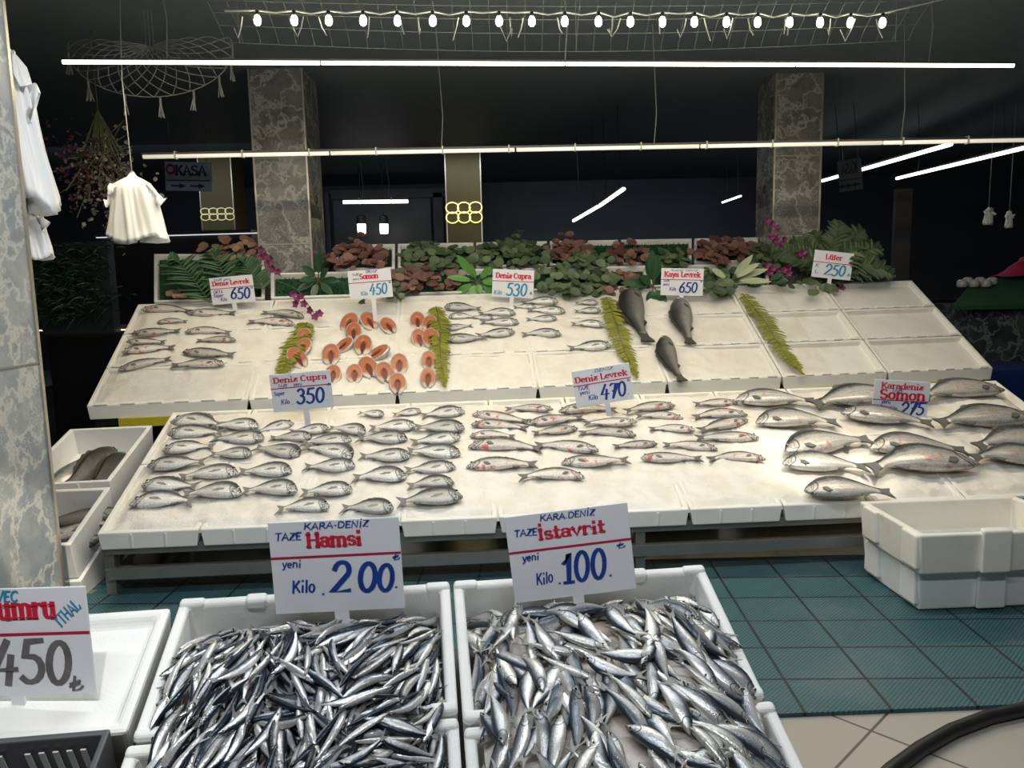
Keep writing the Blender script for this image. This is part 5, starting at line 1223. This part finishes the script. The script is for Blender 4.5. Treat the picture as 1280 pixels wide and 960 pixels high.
# left background: planter, dark cabinet with a lit edge
px_box('cabinet', 58, 411, 202, 594, 6.2, .5, plain('dark_cabinet', (.015, .018, .022), .35), 'dark cabinet left behind the upper tier', 'cabinet')
o = tube_lamp('strip_light', atY(48, 413, 6.15), atY(165, 412, 6.15), .006, emis('warm_line', (1, .75, .45), 2.0), 'thin warm light strip along the dark cabinet top at left', 2)
px_box('ledge_shelf', 118, 291, 330, 535, 8.0, .5, plain('dark_shelf', (.03, .026, .03), .4), 'dark ledge behind the hanging bags at left', 'ledge')
tube_lamp('strip_light', atY(120, 297, 7.96), atY(330, 291, 7.96), .006, emis('cool_line', (.9, .95, 1), .7), 'thin pale light strip along the dark ledge at back left', 2)
p = atY(83, 352, 5.9); o = empty('wall_planter', p, 'dim planter of dark grassy plants left behind the bags', 'planter'); b = MB()
for k in range(700):
    q = Vector((random.gauss(0, .16), random.uniform(-.1, .1), random.uniform(-.28, .28))); blade(b, q, Vector((random.uniform(-1, 1), -.4, random.uniform(-.6, 1))), Vector((0, -1, .2)), random.uniform(.05, .12), .006, .2, 2, .4)
b.build('foliage', M['leaf_dark'], o); b = MB(); b.box((0, .15, -.05), (.56, .1, .7)); b.build('backing_panel', M['wall'], o)
# dried flower bunch hanging
p = atY(130, 225, 4.7); o = empty('dried_flowers', p, 'big hanging bunch of dried dusky flowers behind the bags at left', 'dried flowers')
M['dried'] = leafmat('dried_grey_flower', (.10, .095, .08), (.2, .19, .16)); M['dried_red'] = leafmat('dried_plum_flower', (.05, .02, .03), (.11, .045, .055))
for nm, mat, cx, cz, rx, rz, n in (('plum_heads', 'dried_red', -.10, .08, .17, .22, 330), ('grey_heads', 'dried', .04, -.04, .17, .24, 420)):
    b = MB()
    for k in range(n):
        q = Vector((random.gauss(cx, rx*.55), random.gauss(0, .07), random.gauss(cz, rz*.55))); disc(b, q, Vector((random.uniform(-1, 1), random.uniform(-1, 0), random.uniform(-1, 1))), random.uniform(.006, .017), 6)
    b.build(nm, M[mat], o)['kind'] = 'stuff'
b = MB()
for k in range(40): b.tube([(0, 0, .4), (random.gauss(0, .06), random.gauss(0, .04), .15), (random.gauss(-.02, .15), random.gauss(0, .06), random.gauss(0, .15))], .003, 4)
b.tube([(0, 0, .4), (0, 0, 2.95-p.z)], .003, 5); b.build('stems', M['stem'], o)
# right background stall
px_box('stall_counter', 1216, 382, 1420, 470, 6.0, .6, M['marble_dark'], 'dark marble counter of the stall at the right edge', 'counter')
px_box('post', 1121, 236, 1126, 567, 6.6, .05, M['iron'], 'thin dark post between the fern and the right stall', 'post')
px_box('storage_crate', 1238, 462, 1420, 560, 5.3, .5, plain('blue_crate', (.008, .02, .11), .4), 'dark blue crate at the right picture edge beside the tiers', 'crate', bevel=.02)
px_box('shutter_panel', 1128, 375, 1214, 556, 6.9, .1, plain('blue_black_shutter', (.006, .014, .025), .4), 'dark blue slatted panel between upper tier and right stall', 'panel')
Fs = Frame(atY(1205, 376, 5.95), Vector((1, .1, 0)), Vector((0, .9, .45)))
q = [Fs.hit(1190, 382, 0), Fs.hit(1425, 380, 0), Fs.hit(1425, 330, 0), Fs.hit(1216, 352, 0)]; c = sum(q, Vector())/4
b = MB(); b.hexa([v-c-Vector((0, 0, .03)) for v in q]+[v-c for v in q]); o = b.build('turf_sheet', M['turf']); o.location = c; tag(o, 'green turf sheet sloping over the right stall counter', 'turf')
M['wrap'] = plain('clear_wrapped_food', (.34, .34, .32), .3, var=.6, nscale=40)
for k in range(6):
    p = Fs.hit(1204+k*7.5, 355-(k % 2)*3, .03); b = MB(); b.lathe([(.03, 0), (.042, .01), (.04, .05), (.02, .062)], (0, 0, 0), 8); o = b.build('food_tub', M['wrap'], sm=True); o.location = p-Fs.n*.03; tag(o, 'small clear tub of shellfish on the right stall', 'tub', 'small tubs on the right stall')
b = MB(); vs = [(x*.24, y*.14, .16*math.exp(-((x/.55)**2+(y/.6)**2))*(1+.25*math.sin(x*9+y*5))) for y in np.linspace(-1, 1, 12) for x in np.linspace(-1, 1, 18)]
b.add(vs, [(j*18+i, j*18+i+1, (j+1)*18+i+1, (j+1)*18+i) for j in range(11) for i in range(17)]); o = b.build('red_cloth', plain('crimson_cloth', (.30, .008, .05), .7), sm=True); o.location = Fs.hit(1280, 345, .005); tag(o, 'crimson cloth heaped on the right stall at the picture edge', 'cloth')
for i, (x, y, w_, lab) in enumerate(((1236, 258, .10, 'small pale bag hanging dim above the right stall, left one'), (1262, 262, .08, 'small pale bag hanging dim above the right stall, right one'))):
    o = bag(atY(x, y, 7.2), w_, .16, lab, 30+i); b = MB(); b.tube([(0, 0, 0), (0, 0, 2.95-o.location.z)], .003, 4); b.build('hanging_cord', M['cord'], o)
